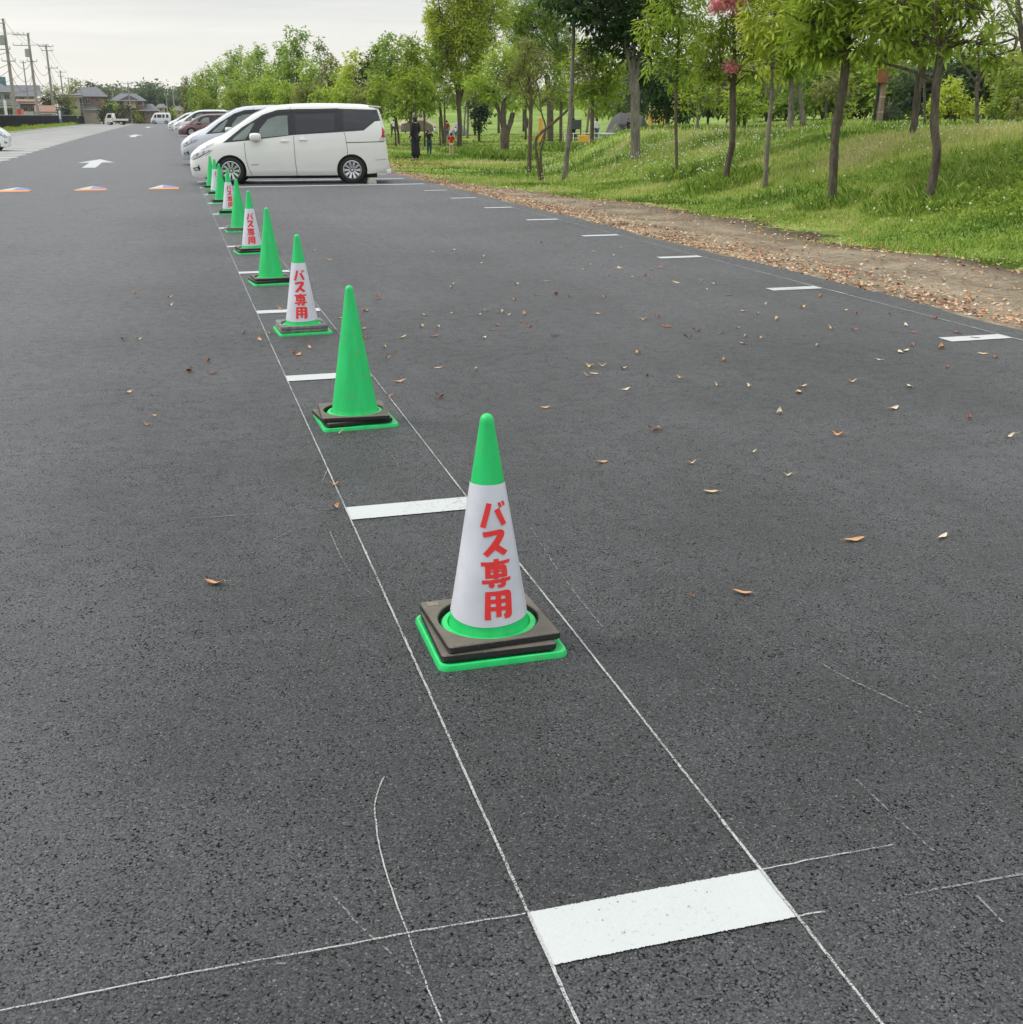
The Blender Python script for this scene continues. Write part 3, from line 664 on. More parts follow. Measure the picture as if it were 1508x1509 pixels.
def scatter_leaves(name, n, fn, lmin=.035, lmax=.07, mats=(ML1, ML2, ML4, ML3, ML5), p=(.3, .3, .15, .15, .1), lift=.012):
    V = np.zeros((n, 4, 3)); X, Y = fn(n); Z = terr(X, Y)+lift
    l = rng.uniform(lmin, lmax, n); th = rng.uniform(0, 6.28, n); wd = l*rng.uniform(.3, .5, n)
    c, s = np.cos(th), np.sin(th); tx = rng.normal(0, .25, n)*l; ty = rng.normal(0, .25, n)*l
    for k, (a, b) in enumerate(((-.5, 0), (0, -.5), (.5, 0), (0, .5))):
        V[:, k, 0] = X+c*a*l-s*b*wd; V[:, k, 1] = Y+s*a*l+c*b*wd; V[:, k, 2] = Z+a*tx+b*ty+np.abs(a)*.25*l*(rng.random(n))
    o = npmesh(name, V.reshape(-1, 3), np.arange(4*n).reshape(-1, 4), list(mats))
    o.data.polygons.foreach_set('material_index', rng.choice(len(mats), n, p=p).astype(np.int32)); return o
def litter(n):
    k = rng.random(n); Y = 3+rng.random(n)**1.25*30
    X = np.where(k < .62, EDGE-.12+np.abs(rng.normal(0, .42, n))+.02, np.where(k < .86, 7.9-np.maximum(0, Y-18)*.13+rng.normal(0, .45, n), EDGE+rng.random(n)*3.0))
    return np.maximum(X, EDGE-.1), Y
tag(scatter_leaves('leaf_litter', 10500, litter, .028, .058), 'dry brown and orange leaf litter along the asphalt edge', 'leaf litter', kind='stuff')
def litter2(n): return 6.2+rng.random(n)*2.6, 36.5+rng.random(n)*6.5
tag(scatter_leaves('leaf_carpet', 2500, litter2, .08, .14, p=(.25, .35, .05, .2, .15)), 'carpet of russet fallen leaves beside the woman in black', 'leaf litter', kind='stuff')
# ================================================================== vehicles
class Loft:
    def __init__(s, st):
        s.st = st; s.rings = [s.ring(*q[1:]) for q in st]; s.x = [q[0] for q in st]
    @staticmethod
    def ring(zb, zbelt, ztop, wb, wt):
        zu = ztop-.13*min(1, (ztop-zbelt)/.3); wl = wb-.03; zm = zb+(zbelt-zb)*.45
        k_ = min(1, (zbelt-zb)*.45/.16)
        r = [(0, zb), (wl*.8, zb+.001), (wl-.02, zb+.015*k_), (wl, zb+.06*k_), (wl+.022, zb+.14*k_), (wb+.004, zm), (wb+.006, zm+(zbelt-zm)*.35), (wb, zm+(zbelt-zm)*.75), (wb-.02, zbelt)]
        a, b = (wb-.02, zbelt), (wt, zu)
        for t in (.33, .66, 1.0): r.append((a[0]+(b[0]-a[0])*t+.012*math.sin(math.pi*t), a[1]+(b[1]-a[1])*t))
        h = ztop-zu
        r += [(wt-.025, zu+h*.45), (wt-.07, zu+h*.78), (wt-.15, zu+h*.95), (wt*.5, ztop+.008), (0, ztop+.014)]
        return r
    def at(s, x):
        x = min(max(x, s.x[0]), s.x[-1])
        for i in range(len(s.x)-1):
            if x <= s.x[i+1]:
                t = (x-s.x[i])/(s.x[i+1]-s.x[i]); return [(a[0]+(b[0]-a[0])*t, a[1]+(b[1]-a[1])*t) for a, b in zip(s.rings[i], s.rings[i+1])]
    def side(s, x, z):
        r = s.at(x)[3:13]
        if z <= r[0][1]: return r[0][0]
        for a, b in zip(r, r[1:]):
            if a[1] <= z <= b[1]: return a[0]+(b[0]-a[0])*(z-a[1])/max(1e-6, b[1]-a[1])
        return r[-1][0]
    def top(s, x, y):
        r = s.at(x)[::-1]; y = abs(y)
        for a, b in zip(r, r[1:]):
            if a[0] <= y <= b[0]: return a[1]+(b[1]-a[1])*(y-a[0])/max(1e-6, b[0]-a[0])
        return r[4][1]
    def body(s, mt, parent, wheels, wr, W):
        # resample finely for smooth reflections
        xs_ = sorted(set([round(q, 3) for q in list(s.x)+list(np.linspace(s.x[0], s.x[-1], 60))])); b = MB(); n = None
        for x in xs_:
            r = s.at(x); full = [(y, z) for y, z in r]+[(-y, z) for y, z in r[1:-1]][::-1]
            n = len(full); b.v += [(x, y, z) for y, z in full]
        for i in range(len(xs_)-1):
            for k in range(n):
                q = (k+1) % n; b.f.append((i*n+k, i*n+q, (i+1)*n+q, (i+1)*n+k))
        b.f.append(tuple(range(n))); b.f.append(tuple((len(xs_)-1)*n+k for k in range(n))[::-1])
        o = b.build('body', mt, parent)
        for wx in wheels:
            for sgn in (-1, 1):
                c = MB(); cy = [(wx+(wr+.05)*math.cos(2*math.pi*q/48), wr+(wr+.05)*math.sin(2*math.pi*q/48)) for q in range(48)]; c.prism(cy, sgn*(W-.30), sgn*(W+.2))
                co = c.build('cutter', mt, parent); md = o.modifiers.new('b', 'BOOLEAN'); md.object = co; md.operation = 'DIFFERENCE'; md.solver = 'EXACT'
        evaluated(o, 'body')
        for c in [q for q in bpy.data.objects if q.name.startswith('cutter')]: bpy.data.objects.remove(c)
        auto(o, 42); return o
    def panel(s, name, poly, mt, parent, off=.004, sides=(-1, 1), cuts=4):
        if len(sides) > 1: return [s.panel(name, poly, mt, parent, off, (q,), cuts) for q in sides]
        g = bmesh.new()
        for sg in sides:
            bm = bmesh.new(); vv = [bm.verts.new((x, z, 0)) for x, z in poly]; bm.faces.new(vv); bmesh.ops.triangulate(bm, faces=bm.faces[:])
            bmesh.ops.subdivide_edges(bm, edges=bm.edges[:], cuts=cuts, use_grid_fill=True)
            for v in bm.verts: x, z = v.co.x, v.co.y; v.co = (x, sg*(s.side(x, z)+off), z)
            t = bpy.data.meshes.new('t'); bm.to_mesh(t); bm.free(); g.from_mesh(t); bpy.data.meshes.remove(t)
        bmesh.ops.recalc_face_normals(g, faces=g.faces[:])
        for f in g.faces:
            f.smooth = True
            c = f.calc_center_median(); 
            if f.normal.y*c.y < 0: f.normal_flip()
        me = bpy.data.meshes.new(name); g.to_mesh(me); g.free(); me.materials.append(mt)
        return link(bpy.data.objects.new(name, me), parent)
    def toppanel(s, name, x0, x1, y0, mt, parent, y1=None, off=.005):
        V, Fc = [], []; nx, ny = 14, 12; y1 = y0 if y1 is None else y1
        for i in range(nx+1):
            for j in range(ny+1):
                x = x0+(x1-x0)*i/nx; hw = y0+(y1-y0)*i/nx; y = -hw+2*hw*j/ny; V.append((x, y, s.top(x, y)+off))
        for i in range(nx):
            for j in range(ny): a = i*(ny+1)+j; Fc.append((a, a+ny+1, a+ny+2, a+1))
        return meshobj(name, V, Fc, mt, parent, smooth=True)
    def line(s, b, pts, wd=.008, off=.0055, sides=(-1, 1)):
        P = []
        for a, c in zip(pts, pts[1:]):
            n = max(1, int(math.hypot(c[0]-a[0], c[1]-a[1])/.05))
            P += [(a[0]+(c[0]-a[0])*i/n, a[1]+(c[1]-a[1])*i/n) for i in range(n)]
        P.append(pts[-1])
        for sg in sides:
            vs_ = []
            for i, (x, z) in enumerate(P):
                a = P[max(0, i-1)]; c = P[min(len(P)-1, i+1)]; dx, dz = c[0]-a[0], c[1]-a[1]; l = math.hypot(dx, dz) or 1
                for q in (-1, 1):
                    xx, zz = x-dz/l*wd*.5*q, z+dx/l*wd*.5*q; vs_.append((xx, sg*(s.side(xx, zz)+off), zz))
            b.add(vs_, [(2*i, 2*i+1, 2*i+3, 2*i+2) for i in range(len(P)-1)])
M_glassd = mat('dark_privacy_glass', (.028, .030, .036), .06, var=.1, spec=.55)
M_glassl = mat('side_glass_through_light', (.19, .235, .215), .06, var=.25, scale=1.8, spec=.6)  # opaque; light seen through the cabin is put into the grey-green
M_wsc = mat('windscreen_glass', (.10, .125, .14), .05, var=.25, scale=1.5, spec=.7)
M_blk = mat('black_trim', (.014, .015, .02), .3, spec=.5); M_seam = mat('panel_gap', (.03, .03, .03), .8); M_tyre = mat('tyre_rubber', (.018, .018, .018), .8, bump=.001)
M_alloy = mat('machined_alloy', (.72, .72, .74), .28, .85); M_lamp = mat('clear_lamp', (.55, .57, .60), .12, .35, var=.45, scale=14); M_red = mat('red_lamp', (.50, .02, .03), .15, var=.25, scale=9)
M_chrome = mat('chrome', (.75, .76, .78), .1, 1.0); M_white = mat('white_plastic', (.75, .75, .74), .4)
def wheel(parent, x, y, r, spokes=10, steel=False):
    sg = -1 if y < 0 else 1; w_ = .2
    t = MB(); t.lathe([(r*.62, -w_*.45), (r*.70, -w_*.5), (r*.93, -w_*.5), (r*.985, -w_*.42), (r, -w_*.3), (r, w_*.3), (r*.985, w_*.42), (r*.93, w_*.5), (r*.70, w_*.5), (r*.62, w_*.45)], (x, y, r), 40, 'Y')
    o = t.build('wheel', M_tyre, parent, smooth=True)
    q = MB(); ye_ = y+sg*w_*.5
    q.lathe([(r*.70, sg*.004), (r*.66, sg*.008), (r*.645, -sg*.03), (r*.60, -sg*.05)], (x, ye_, r), 40, 'Y')
    for k in range(spokes):
        a = 2*math.pi*k/spokes; c, s_ = math.cos(a), math.sin(a); i0, i1 = .16*r, .655*r; h0, h1 = .028, .040
        V = []
        for rad, hw, dy in ((i0, h0*.55, -.028), (i1*.8, h0, -.016), (i1, h1, -.010)):
            for sd_ in (-1, 1): V.append((x+c*rad-s_*hw*sd_, ye_+sg*dy, r+s_*rad+c*hw*sd_))
            for sd_ in (-1, 1): V.append((x+c*rad-s_*hw*sd_*.8, ye_+sg*(dy-.03), r+s_*rad+c*hw*sd_*.8))
        q.add(V, [(0, 1, 5, 4), (4, 5, 9, 8), (0, 4, 6, 2), (4, 8, 10, 6), (1, 3, 7, 5), (5, 7, 11, 9)])
    q.lathe([(.0005, sg*-.016), (.03, sg*-.018), (.036, sg*-.03), (.036, sg*-.05)], (x, ye_, r), 20, 'Y')
    q.build('rim', M_alloy if not steel else M_white, o)
    d = MB(); d.lathe([(.0005, sg*-.052), (r*.66, sg*-.052)], (x, ye_, r), 32, 'Y'); d.build('rim_recess_shade', M_blk, o)  # black disc paints the shade of the recess behind the spokes
VAN = [(0, .34, .50, .58, .50, .44), (.02, .27, .55, .655, .60, .54), (.06, .19, .60, .72, .70, .63), (.13, .165, .66, .79, .76, .68), (.25, .16, .74, .88, .80, .72), (.45, .16, .82, .985, .83, .74), (.62, .17, .87, 1.06, .838, .74), (.82, .17, .92, 1.13, .842, .735),
 (1.05, .18, .955, 1.285, .845, .72), (1.27, .18, .975, 1.42, .846, .705), (1.57, .18, 1.005, 1.61, .847, .69), (1.87, .18, 1.035, 1.735, .847, .685), (2.2, .18, 1.07, 1.80, .847, .685), (2.6, .18, 1.11, 1.828, .847, .685), (3.1, .18, 1.15, 1.838, .847, .685), (3.6, .18, 1.18, 1.832, .846, .685), (4.16, .20, 1.21, 1.81, .842, .68), (4.42, .22, 1.24, 1.775, .83, .665), (4.54, .24, 1.25, 1.72, .815, .65), (4.61, .25, 1.2, 1.52, .80, .66), (4.665, .26, 1.08, 1.30, .785, .68), (4.70, .27, .84, 1.0, .77, .70), (4.73, .28, .5, .60, .75, .70), (4.76, .30, .42, .47, .72, .68)]
def scaled(st, sx=1, sz=1, sw=1, lift=0): return [(x*sx, zb*sz+lift, zbelt*sz, zt*sz, wb*sw, wt*sw) for x, zb, zbelt, zt, wb, wt in st]
def minivan(label, paint, loc, rz, lights=True, S=(1, 1, 1), detail=True, cat='minivan', hatch=False, group='cars parked nose out in the bays'):
    st = scaled(VAN, *S); sx, sz, sw = S; Lf = Loft(st); W = .8475*sw
    root = empty('parked_car' if hatch else 'minivan', loc, rz); tag(root, label, cat, group)
    wr = .315 if not hatch else .29; wf, wb_ = .98*sx, 3.85*sx
    Lf.body(paint, root, (wf, wb_), wr, W)
    def sc(p): return [(x*sx, z*sz) for x, z in p]
    for wx in (wf, wb_):
        for sg in (-1, 1):
            lin = MB(); lin.lathe([(.001, sg*(W-.296)), (wr+.047, sg*(W-.296)), (wr+.047, sg*(W-.03))], (wx, 0, wr), 40, 'Y'); lin.build('wheel_arch_liner', M_blk, root)
    for wx in (wf, wb_):
        for sg in (-1, 1): wheel(root, wx, sg*(W-.115), wr)
    Lf.panel('window_band', sc([(.84, .955), (1.5, 1.012), (2.5, 1.125), (3.62, 1.19), (4.16, 1.222), (4.44, 1.43), (4.575, 1.44), (4.50, 1.69), (3.6, 1.715), (2.6, 1.71), (2.15, 1.68), (1.78, 1.565), (1.3, 1.30)]), M_blk, root, .004)
    Lf.panel('window', sc([(1.06, 1.005), (1.36, 1.03), (1.42, 1.10), (1.60, 1.40), (1.52, 1.38), (1.10, 1.06)]), M_glassl, root, .008)
    Lf.panel('window', sc([(1.66, 1.055), (2.38, 1.125), (2.38, 1.57), (2.12, 1.55), (1.92, 1.48), (1.72, 1.26)]), M_glassl, root, .008)
    Lf.panel('window', sc([(2.56, 1.15), (3.48, 1.215), (3.48, 1.60), (2.56, 1.59)]), M_glassd, root, .008)
    Lf.panel('window', sc([(3.68, 1.215), (4.15, 1.245), (4.42, 1.45), (4.54, 1.46), (4.475, 1.68), (3.68, 1.705)]), M_glassd, root, .008)
    for sg in (-1, 1):
        for pl in ([(1.62, 1.42), (1.80, 1.545), (2.15, 1.655), (2.50, 1.675)], [(2.56, 1.665), (3.58, 1.69)]):
            vis = MB(); Lf.line(vis, sc(pl), .07, .014, (sg,)); vis.build('window_visor', M_blk, root)
    Lf.toppanel('windscreen', .90*sx, 1.86*sx, .64*sw, M_wsc, root, .56*sw)
    for pl_, wd_ in [(sc([(1.34, .96), (1.35, .62), (1.39, .40), (1.47, .21)]), .009), (sc([(2.50, 1.11), (2.505, .60), (2.53, .2)]), .009), (sc([(3.69, 1.19), (3.72, 1.08), (3.755, .80), (3.755, .66)]), .009), (sc([(3.74, .945), (4.69, .965)]), .016), (sc([(.60, .80), (.50, .72), (.42, .66)]), .007), (sc([(2.45, 1.72), (2.45, 1.80)]), .006), (sc([(1.47, .45), (1.64, .455)]), .012), (sc([(4.40, .54), (4.71, .56)]), .006)]:
        for sg in (-1, 1): b = MB(); Lf.line(b, pl_, wd_, sides=(sg,)); b.build('panel_gap', M_seam, root)
    ub = MB(); ub.box((2.4*sx, 0, .20), (4.1*sx, 1.36*sw, .14), bev=.03); ub.box((2.9*sx, .2, .13), (1.2, .3, .08), bev=.03); ub.build('underbody_shade_box', M_blk, root)  # black boxes added below the body to deepen the shade there
    ub = MB(); ub.box((2.4*sx, 0, .20), (4.1*sx, 1.36*sw, .14), bev=.03); ub.box((2.9*sx, .2, .13), (1.2, .3, .08), bev=.03); ub.build('underbody_shade_box', M_blk, root)
    for x in (2.18, 2.62):
        h = MB()
        for sg in (-1, 1):
            yy = sg*(Lf.side(x*sx, 1.0*sz)+.022); h.box((x*sx+.10, yy, (.985 if x < 2.5 else 1.015)*sz), (.20, .022, .032), bev=.01)
            h.ball((x*sx+.08, sg*(Lf.side(x*sx, 1.0*sz)-.005), (1.0 if x < 2.5 else 1.03)*sz), .05, (1.2, .4, .9))
        h.build('door_handle', paint, root, smooth=True)
    for sg in (-1, 1):
        mm = MB(); yy = sg*(Lf.side(1.6*sx, 1.1*sz)+.13)
        bm = bmesh.new(); bmesh.ops.create_uvsphere(bm, u_segments=20, v_segments=12, radius=1)
        vv = []
        for v in bm.verts:
            x, y, z = v.co; p_ = lambda q, e: math.copysign(abs(q)**e, q); vv.append((1.61*sx+.14*p_(x, .7), yy+.10*p_(y, .8), 1.085*sz+.092*p_(z, .65)))
        mm.add(vv, [[v.index for v in f.verts] for f in bm.faces]); bm.free()
        mo = mm.build('wing_mirror', paint, root, smooth=True)
        k = MB(); k.box((1.62*sx, yy-sg*.075, 1.015*sz), (.10, .12, .05), bev=.015); k.build('mirror_arm', M_blk, mo)
    if lights:
        Lf.panel('headlight', sc([(.035, .60), (.10, .585), (.30, .66), (.54, .79), (.50, .80), (.33, .76), (.14, .70)]), M_lamp, root, .006)
        Lf.panel('upper_lamp', sc([(.26, .80), (.36, .80), (.58, .90), (.66, .955), (.58, .945), (.40, .885)]), M_lamp, root, .006)
        lo = MB(); Lf.line(lo, sc([(.03, .595), (.11, .575), (.31, .655), (.55, .79)]), .012, .009); Lf.line(lo, sc([(.20, .655), (.24, .72)]), .02, .010); Lf.line(lo, sc([(.36, .71), (.40, .77)]), .015, .010)
        lo.build('lamp_surround', M_blk, root)
        Lf.panel('fog_lamp_garnish', sc([(.085, .385), (.215, .415), (.235, .47), (.27, .385), (.265, .33), (.14, .32)]), M_blk, root, .005)
        Lf.panel('fog_lamp', sc([(.125, .375), (.205, .395), (.225, .36), (.235, .335), (.15, .335)]), M_lamp, root, .009)
        Lf.panel('tail_lamp', sc([(4.60, 1.30), (4.655, 1.24), (4.685, 1.05), (4.69, .99), (4.55, .985), (4.60, 1.14)]), M_red, root, .007)
        Lf.panel('reversing_lamp', sc([(4.55, 1.055), (4.683, 1.065), (4.69, .99), (4.52, .985)]), M_lamp, root, .010)
    g = MB()
    for z in (.40, .46, .52): g.box((.055, 0, z*sz), (.10, 1.0*sw, .028))
    g.build('grille', M_chrome, root); g = MB(); g.box((.07, 0, .30*sz), (.10, 1.1*sw, .12), bev=.02); g.build('lower_intake', M_blk, root)
    if detail and not hatch:
        sp = MB(); V = []
        for x, z, hw in ((4.30, 1.795, .62), (4.60, 1.765, .60)):
            for y in (-hw, hw): V += [(x, y, z), (x, y, z-.03 if x < 4.5 else z-.022)]
        sp.add(V, [(0, 2, 6, 4), (1, 5, 7, 3), (0, 4, 5, 1), (2, 3, 7, 6), (4, 6, 7, 5), (0, 1, 3, 2)]); sp.build('roof_spoiler', paint, root)
        bb = MB(); bb.box((4.73, 0, .27), (.12, 1.5, .10), bev=.03); bb.build('rear_bumper_lip', paint, root)
    return root
P_pearl = mat('pearl_white_paint', (.80, .80, .765), .22, var=.02, scale=1, coat=1.0); P_white = mat('white_paint', (.76, .77, .77), .25, var=.02, scale=1, coat=.8)
P_silver = mat('silver_blue_paint', (.60, .63, .67), .25, .35, var=.03, scale=1, coat=1.0); P_maroon = mat('maroon_paint', (.20, .085, .095), .22, .4, var=.05, scale=1, coat=1.0); P_grey = mat('light_grey_paint', (.55, .56, .57), .25, .3, var=.03, scale=1, coat=1.0)
zy = lambda y: float(zg(y))
minivan('pearl white minivan standing side on behind the farthest cones', P_pearl, (-.10, 28.60, 0), R(-8))
minivan('silver blue minivan with a dark bonnet edge just behind the pearl white minivan', P_silver, (-.25, 40.2, zy(40)), R(-3), S=(1, 1.02, 1))
dh = MB()
minivan('low maroon hatchback between the silver blue minivan and a white one', P_maroon, (-.02, 88, zy(88)), R(0), S=(.92, .83, .98), hatch=True, cat='car')
minivan('white minivan in the row behind the maroon hatchback', P_white, (-.30, 100.5, zy(100)), R(0), S=(1, 1.0, 1))
minivan('white car with a dark grille, next beyond the white minivan', P_white, (-.75, 118.5, zy(118)), R(0), S=(.95, .90, 1), hatch=True, cat='car')
minivan('light grey car, the farthest of the row in the bays', P_grey, (-.6, 126.0, zy(126)), R(0), S=(.95, .93, 1), hatch=True, cat='car')
minivan('white car cut off by the left edge of the picture, nose towards the lane', P_white, (-7.55, 57.3, zy(57)+.01), R(180), S=(.72, .95, .88), hatch=True, cat='car', group='cars parked in the old bays')
# concrete wheel stops
def wheel_stop(x, y, label):
    s = MB(); s.prism([(x-.09, .002), (x-.06, .12), (x+.06, .12), (x+.09, .002)], y-.3, y+.3)
    o = s.build('wheel_stop', M_kerb); tag(o, label, 'wheel stop', 'concrete wheel stops')
wheel_stop(4.03, 27.15, 'pale concrete wheel stop behind the near rear wheel of the minivan')
wheel_stop(4.05, 28.55, 'pale concrete wheel stop behind the far rear wheel of the minivan')
# kei truck
def kei_truck(loc, rz):
    root = empty('light_truck', loc, rz); tag(root, 'small white flatbed truck parked across the far end of the lane', 'truck')
    pt = mat('cream_paint', (.74, .73, .66), .3, var=.03, coat=.6)
    c = MB(); c.prism([(0, .42), (.02, .85), (.10, 1.0), (.46, 1.70), (.58, 1.77), (1.20, 1.77), (1.25, 1.70), (1.25, .42)], -.72, .72); auto(c.build('cab', pt, root), 50)
    b = MB(); b.box((2.33, 0, .66), (2.02, 1.40, .06)); 
    for y in (-.71, .71): b.box((2.33, y, .80), (2.02, .03, .28))
    b.box((3.34, 0, .80), (.03, 1.40, .28)); b.box((1.33, 0, .95), (.04, 1.38, .58)); b.build('bed', pt, root)
    f = MB(); f.box((2.1, 0, .52), (2.3, .7, .14)); f.box((2.0, -.5, .42), (.5, .25, .2)); f.build('chassis', M_blk, root)
    g = MB()
    for sg in (-1, 1): g.prism([(.36, 1.05), (.60, 1.58), (1.12, 1.58), (1.12, 1.05)], sg*.722, sg*.728)
    g.build('window', M_glassd, root)
    s = MB(); s.add([(.125, -.6, 1.045), (.125, .6, 1.045), (.445, .6, 1.66), (.445, -.6, 1.66)], [(0, 1, 2, 3)]); s.v = [(x-.012, y, z) for x, y, z in s.v]; s.build('windscreen', M_wsc, root)
    for x in (.62, 2.55):
        for sg in (-1, 1): wheel(root, x, sg*.62, .27, 8, True)
    t = MB(); t.box((-.012, -.5, .74), (.03, .22, .14), bev=.01); t.build('headlight', M_lamp, root); t = MB(); t.box((-.012, .5, .74), (.03, .22, .14), bev=.01); t.build('headlight', M_lamp, root)
P = col_at(156, 205); kei_truck((P[0], P[1], zy(P[1])), R(-14))
def box_van(loc, rz):
    st = [(0, .25, .6, .72, .60, .55), (.06, .2, .74, .86, .68, .62), (.25, .2, .9, 1.04, .70, .60), (.5, .2, .95, 1.42, .715, .60), (.78, .2, .97, 1.80, .72, .62), (1.1, .2, .98, 1.88, .72, .62), (3.2, .2, 1.0, 1.88, .72, .62), (3.36, .25, .95, 1.78, .70, .60), (3.40, .3, .8, 1.2, .66, .6)]
    Lf = Loft(st); root = empty('small_van', loc, rz); tag(root, 'small white box van with dark windows at the far end of the lane', 'van')
    Lf.body(P_white, root, (.6, 2.75), .28, .72)
    for poly in ([(.62, 1.04), (1.1, 1.04), (1.1, 1.6), (.85, 1.6)], [(1.25, 1.04), (2.0, 1.04), (2.0, 1.6), (1.25, 1.6)], [(2.15, 1.04), (2.55, 1.04), (2.55, 1.6), (2.15, 1.6)], [(2.8, 1.04), (3.22, 1.04), (3.2, 1.6), (2.8, 1.6)]): Lf.panel('window', poly, M_glassd, root, .006, cuts=1)
    for x in (.6, 2.75):
        for sg in (-1, 1): wheel(root, x, sg*.64, .28, 8)
P = col_at(222.5, 228); box_van((P[0], P[1], zy(P[1])), R(-10))

# ================================================================== people
M_skin = mat('skin', (.55, .33, .23), .55, var=.08, scale=20); M_hair = mat('black_hair', (.012, .010, .010), .45, var=.2, scale=40)
def skinmesh(name, joints, edges, rad, mt, parent, sub=2):
    bm = bmesh.new(); lay = bm.verts.layers.skin.verify(); idx = {}
    for k, p in joints.items():
        v = bm.verts.new(p); r = rad[k]; v[lay].radius = (r, r) if not hasattr(r, '__len__') else r; idx[k] = v
        v[lay].use_root = (k == list(joints)[0])
    for a, b in edges: bm.edges.new((idx[a], idx[b]))
    me = bpy.data.meshes.new(name); bm.to_mesh(me); bm.free(); me.materials.append(mt)
    o = link(bpy.data.objects.new(name, me), parent)
    md = o.modifiers.new('s', 'SKIN'); md.use_smooth_shade = True; md.branch_smoothing = .6
    sd_ = o.modifiers.new('d', 'SUBSURF'); sd_.levels = sub; sd_.render_levels = sub
    evaluated(o, name); o.data.materials.clear(); o.data.materials.append(mt)
    for p in o.data.polygons: p.use_smooth = True
    return o
def person(label, loc, rz, H, top, bottom, arms='down', hair='short', coat=False, sit=False, shoes=None, group=None, child=False, step=.0, sleeve=True, hairmat=None):
    """figure facing -Y in its own frame; joints are fractions of the height"""
    root = empty('person', loc, rz); tag(root, label, 'person', group)
    hs = 1.18 if child else 1.0
    J = {'pelvis': (0, 0, .53), 'belly': (0, 0, .60), 'chest': (0, .005, .72), 'neck0': (0, .008, .815), 'neck': (0, 0, .855), 'head': (0, -.012, .905), 'crown': (0, -.004, .955)}
    E_ = [('pelvis', 'belly'), ('belly', 'chest'), ('chest', 'neck0'), ('neck0', 'neck'), ('neck', 'head'), ('head', 'crown')]
    Rr = {'pelvis': (.085, .06), 'belly': (.072, .052), 'chest': (.088, .058), 'neck0': (.05, .04), 'neck': .028, 'head': (.044*hs, .052*hs), 'crown': (.040*hs, .046*hs)}
    if child:
        for k in ('head', 'crown'): J[k] = (J[k][0], J[k][1], J[k][2]-.01)
    for sg, n in ((-1, 'R'), (1, 'L')):
        J['sh'+n] = (sg*.098, .005, .80); Rr['sh'+n] = .034
        if arms == 'down': el, wr, ha = (sg*.125, .012, .66), (sg*.135, -.01, .53), (sg*.135, -.02, .485)
        elif arms == 'face': el, wr, ha = (sg*.135, -.03, .68), (sg*.05, -.10, .78), (sg*.03, -.105, .82)
        elif arms == 'front': el, wr, ha = (sg*.13, -.0, .67), (sg*.06, -.12, .64), (sg*.035, -.15, .65)
        elif arms == 'up': el, wr, ha = (sg*.15, -.05, .86), (sg*.10, -.09, .98), (sg*.09, -.10, 1.03)
        elif arms == 'bag': el, wr, ha = (sg*.125, .02, .66), ((sg*.11, -.06, .57) if sg < 0 else (sg*.13, 0, .53)), ((sg*.09, -.09, .56) if sg < 0 else (sg*.135, -.01, .485))
        J['el'+n], J['wr'+n], J['ha'+n] = el, wr, ha; Rr['el'+n] = .024; Rr['wr'+n] = .017; Rr['ha'+n] = (.020, .012)
        E_ += [('neck0', 'sh'+n), ('sh'+n, 'el'+n), ('el'+n, 'wr'+n), ('wr'+n, 'ha'+n)]
        d = np.array(ha)-np.array(wr); d = d/(np.linalg.norm(d)+1e-9)
        for q in range(4):
            k = 'f%d%s' % (q, n); off = np.array([.0, (q-1.5)*.011, 0]) if arms == 'down' else np.array([(q-1.5)*.011, 0, 0]); J[k] = tuple(np.array(ha)+d*(.034-.004*abs(q-1.2))+off); Rr[k] = .0055; E_.append(('ha'+n, k))
        J['th'+n] = tuple(np.array(wr)+d*.03+np.array([-sg*.018, -.018, 0])); Rr['th'+n] = .006; E_.append(('wr'+n, 'th'+n))
        J['hip'+n] = (sg*.048, 0, .50); Rr['hip'+n] = (.052, .052)
        if sit: kn, an, toe = (sg*.055, -.22, .50), (sg*.055, -.22, .26), (sg*.06, -.30, .235)
        else: kn, an, toe = (sg*.052, -.012-sg*step*.5, .28), (sg*.052, .012-sg*step, .045), (sg*.06, -.085-sg*step, .018)
        J['kn'+n], J['an'+n], J['toe'+n] = kn, an, toe; Rr['kn'+n] = .034; Rr['an'+n] = .021; Rr['toe'+n] = (.021, .017)
        E_ += [('pelvis', 'hip'+n), ('hip'+n, 'kn'+n), ('kn'+n, 'an'+n), ('an'+n, 'toe'+n)]
    J = {k: tuple(np.array(v)*H) for k, v in J.items()}; Rr = {k: (tuple(q*H for q in v) if hasattr(v, '__len__') else (v*H, v*H)) for k, v in Rr.items()}
    skinmesh('body', J, E_, Rr, M_skin, root)
    grow = lambda k, f, a: tuple(q*f+a*H for q in Rr[k])
    tk = ['belly', 'chest', 'neck0', 'shR', 'shL', 'elR', 'elL']+(['wrR', 'wrL'] if sleeve else [])
    tj = {k: J[k] for k in tk}; tj = {'belly': J['belly'], **tj}; tj['hem'] = (0, 0, (.50)*H)
    te = [('belly', 'hem'), ('belly', 'chest'), ('chest', 'neck0'), ('neck0', 'shR'), ('neck0', 'shL'), ('shR', 'elR'), ('shL', 'elL')]+([('elR', 'wrR'), ('elL', 'wrL')] if sleeve else [])
    tr = {k: grow(k, 1.06, .010) for k in tk}; tr['hem'] = (.092*H, .068*H); tr['neck0'] = grow('neck0', 1.0, .008)
    skinmesh('coat_top' if coat else 'jacket', tj, te, tr, top, root)
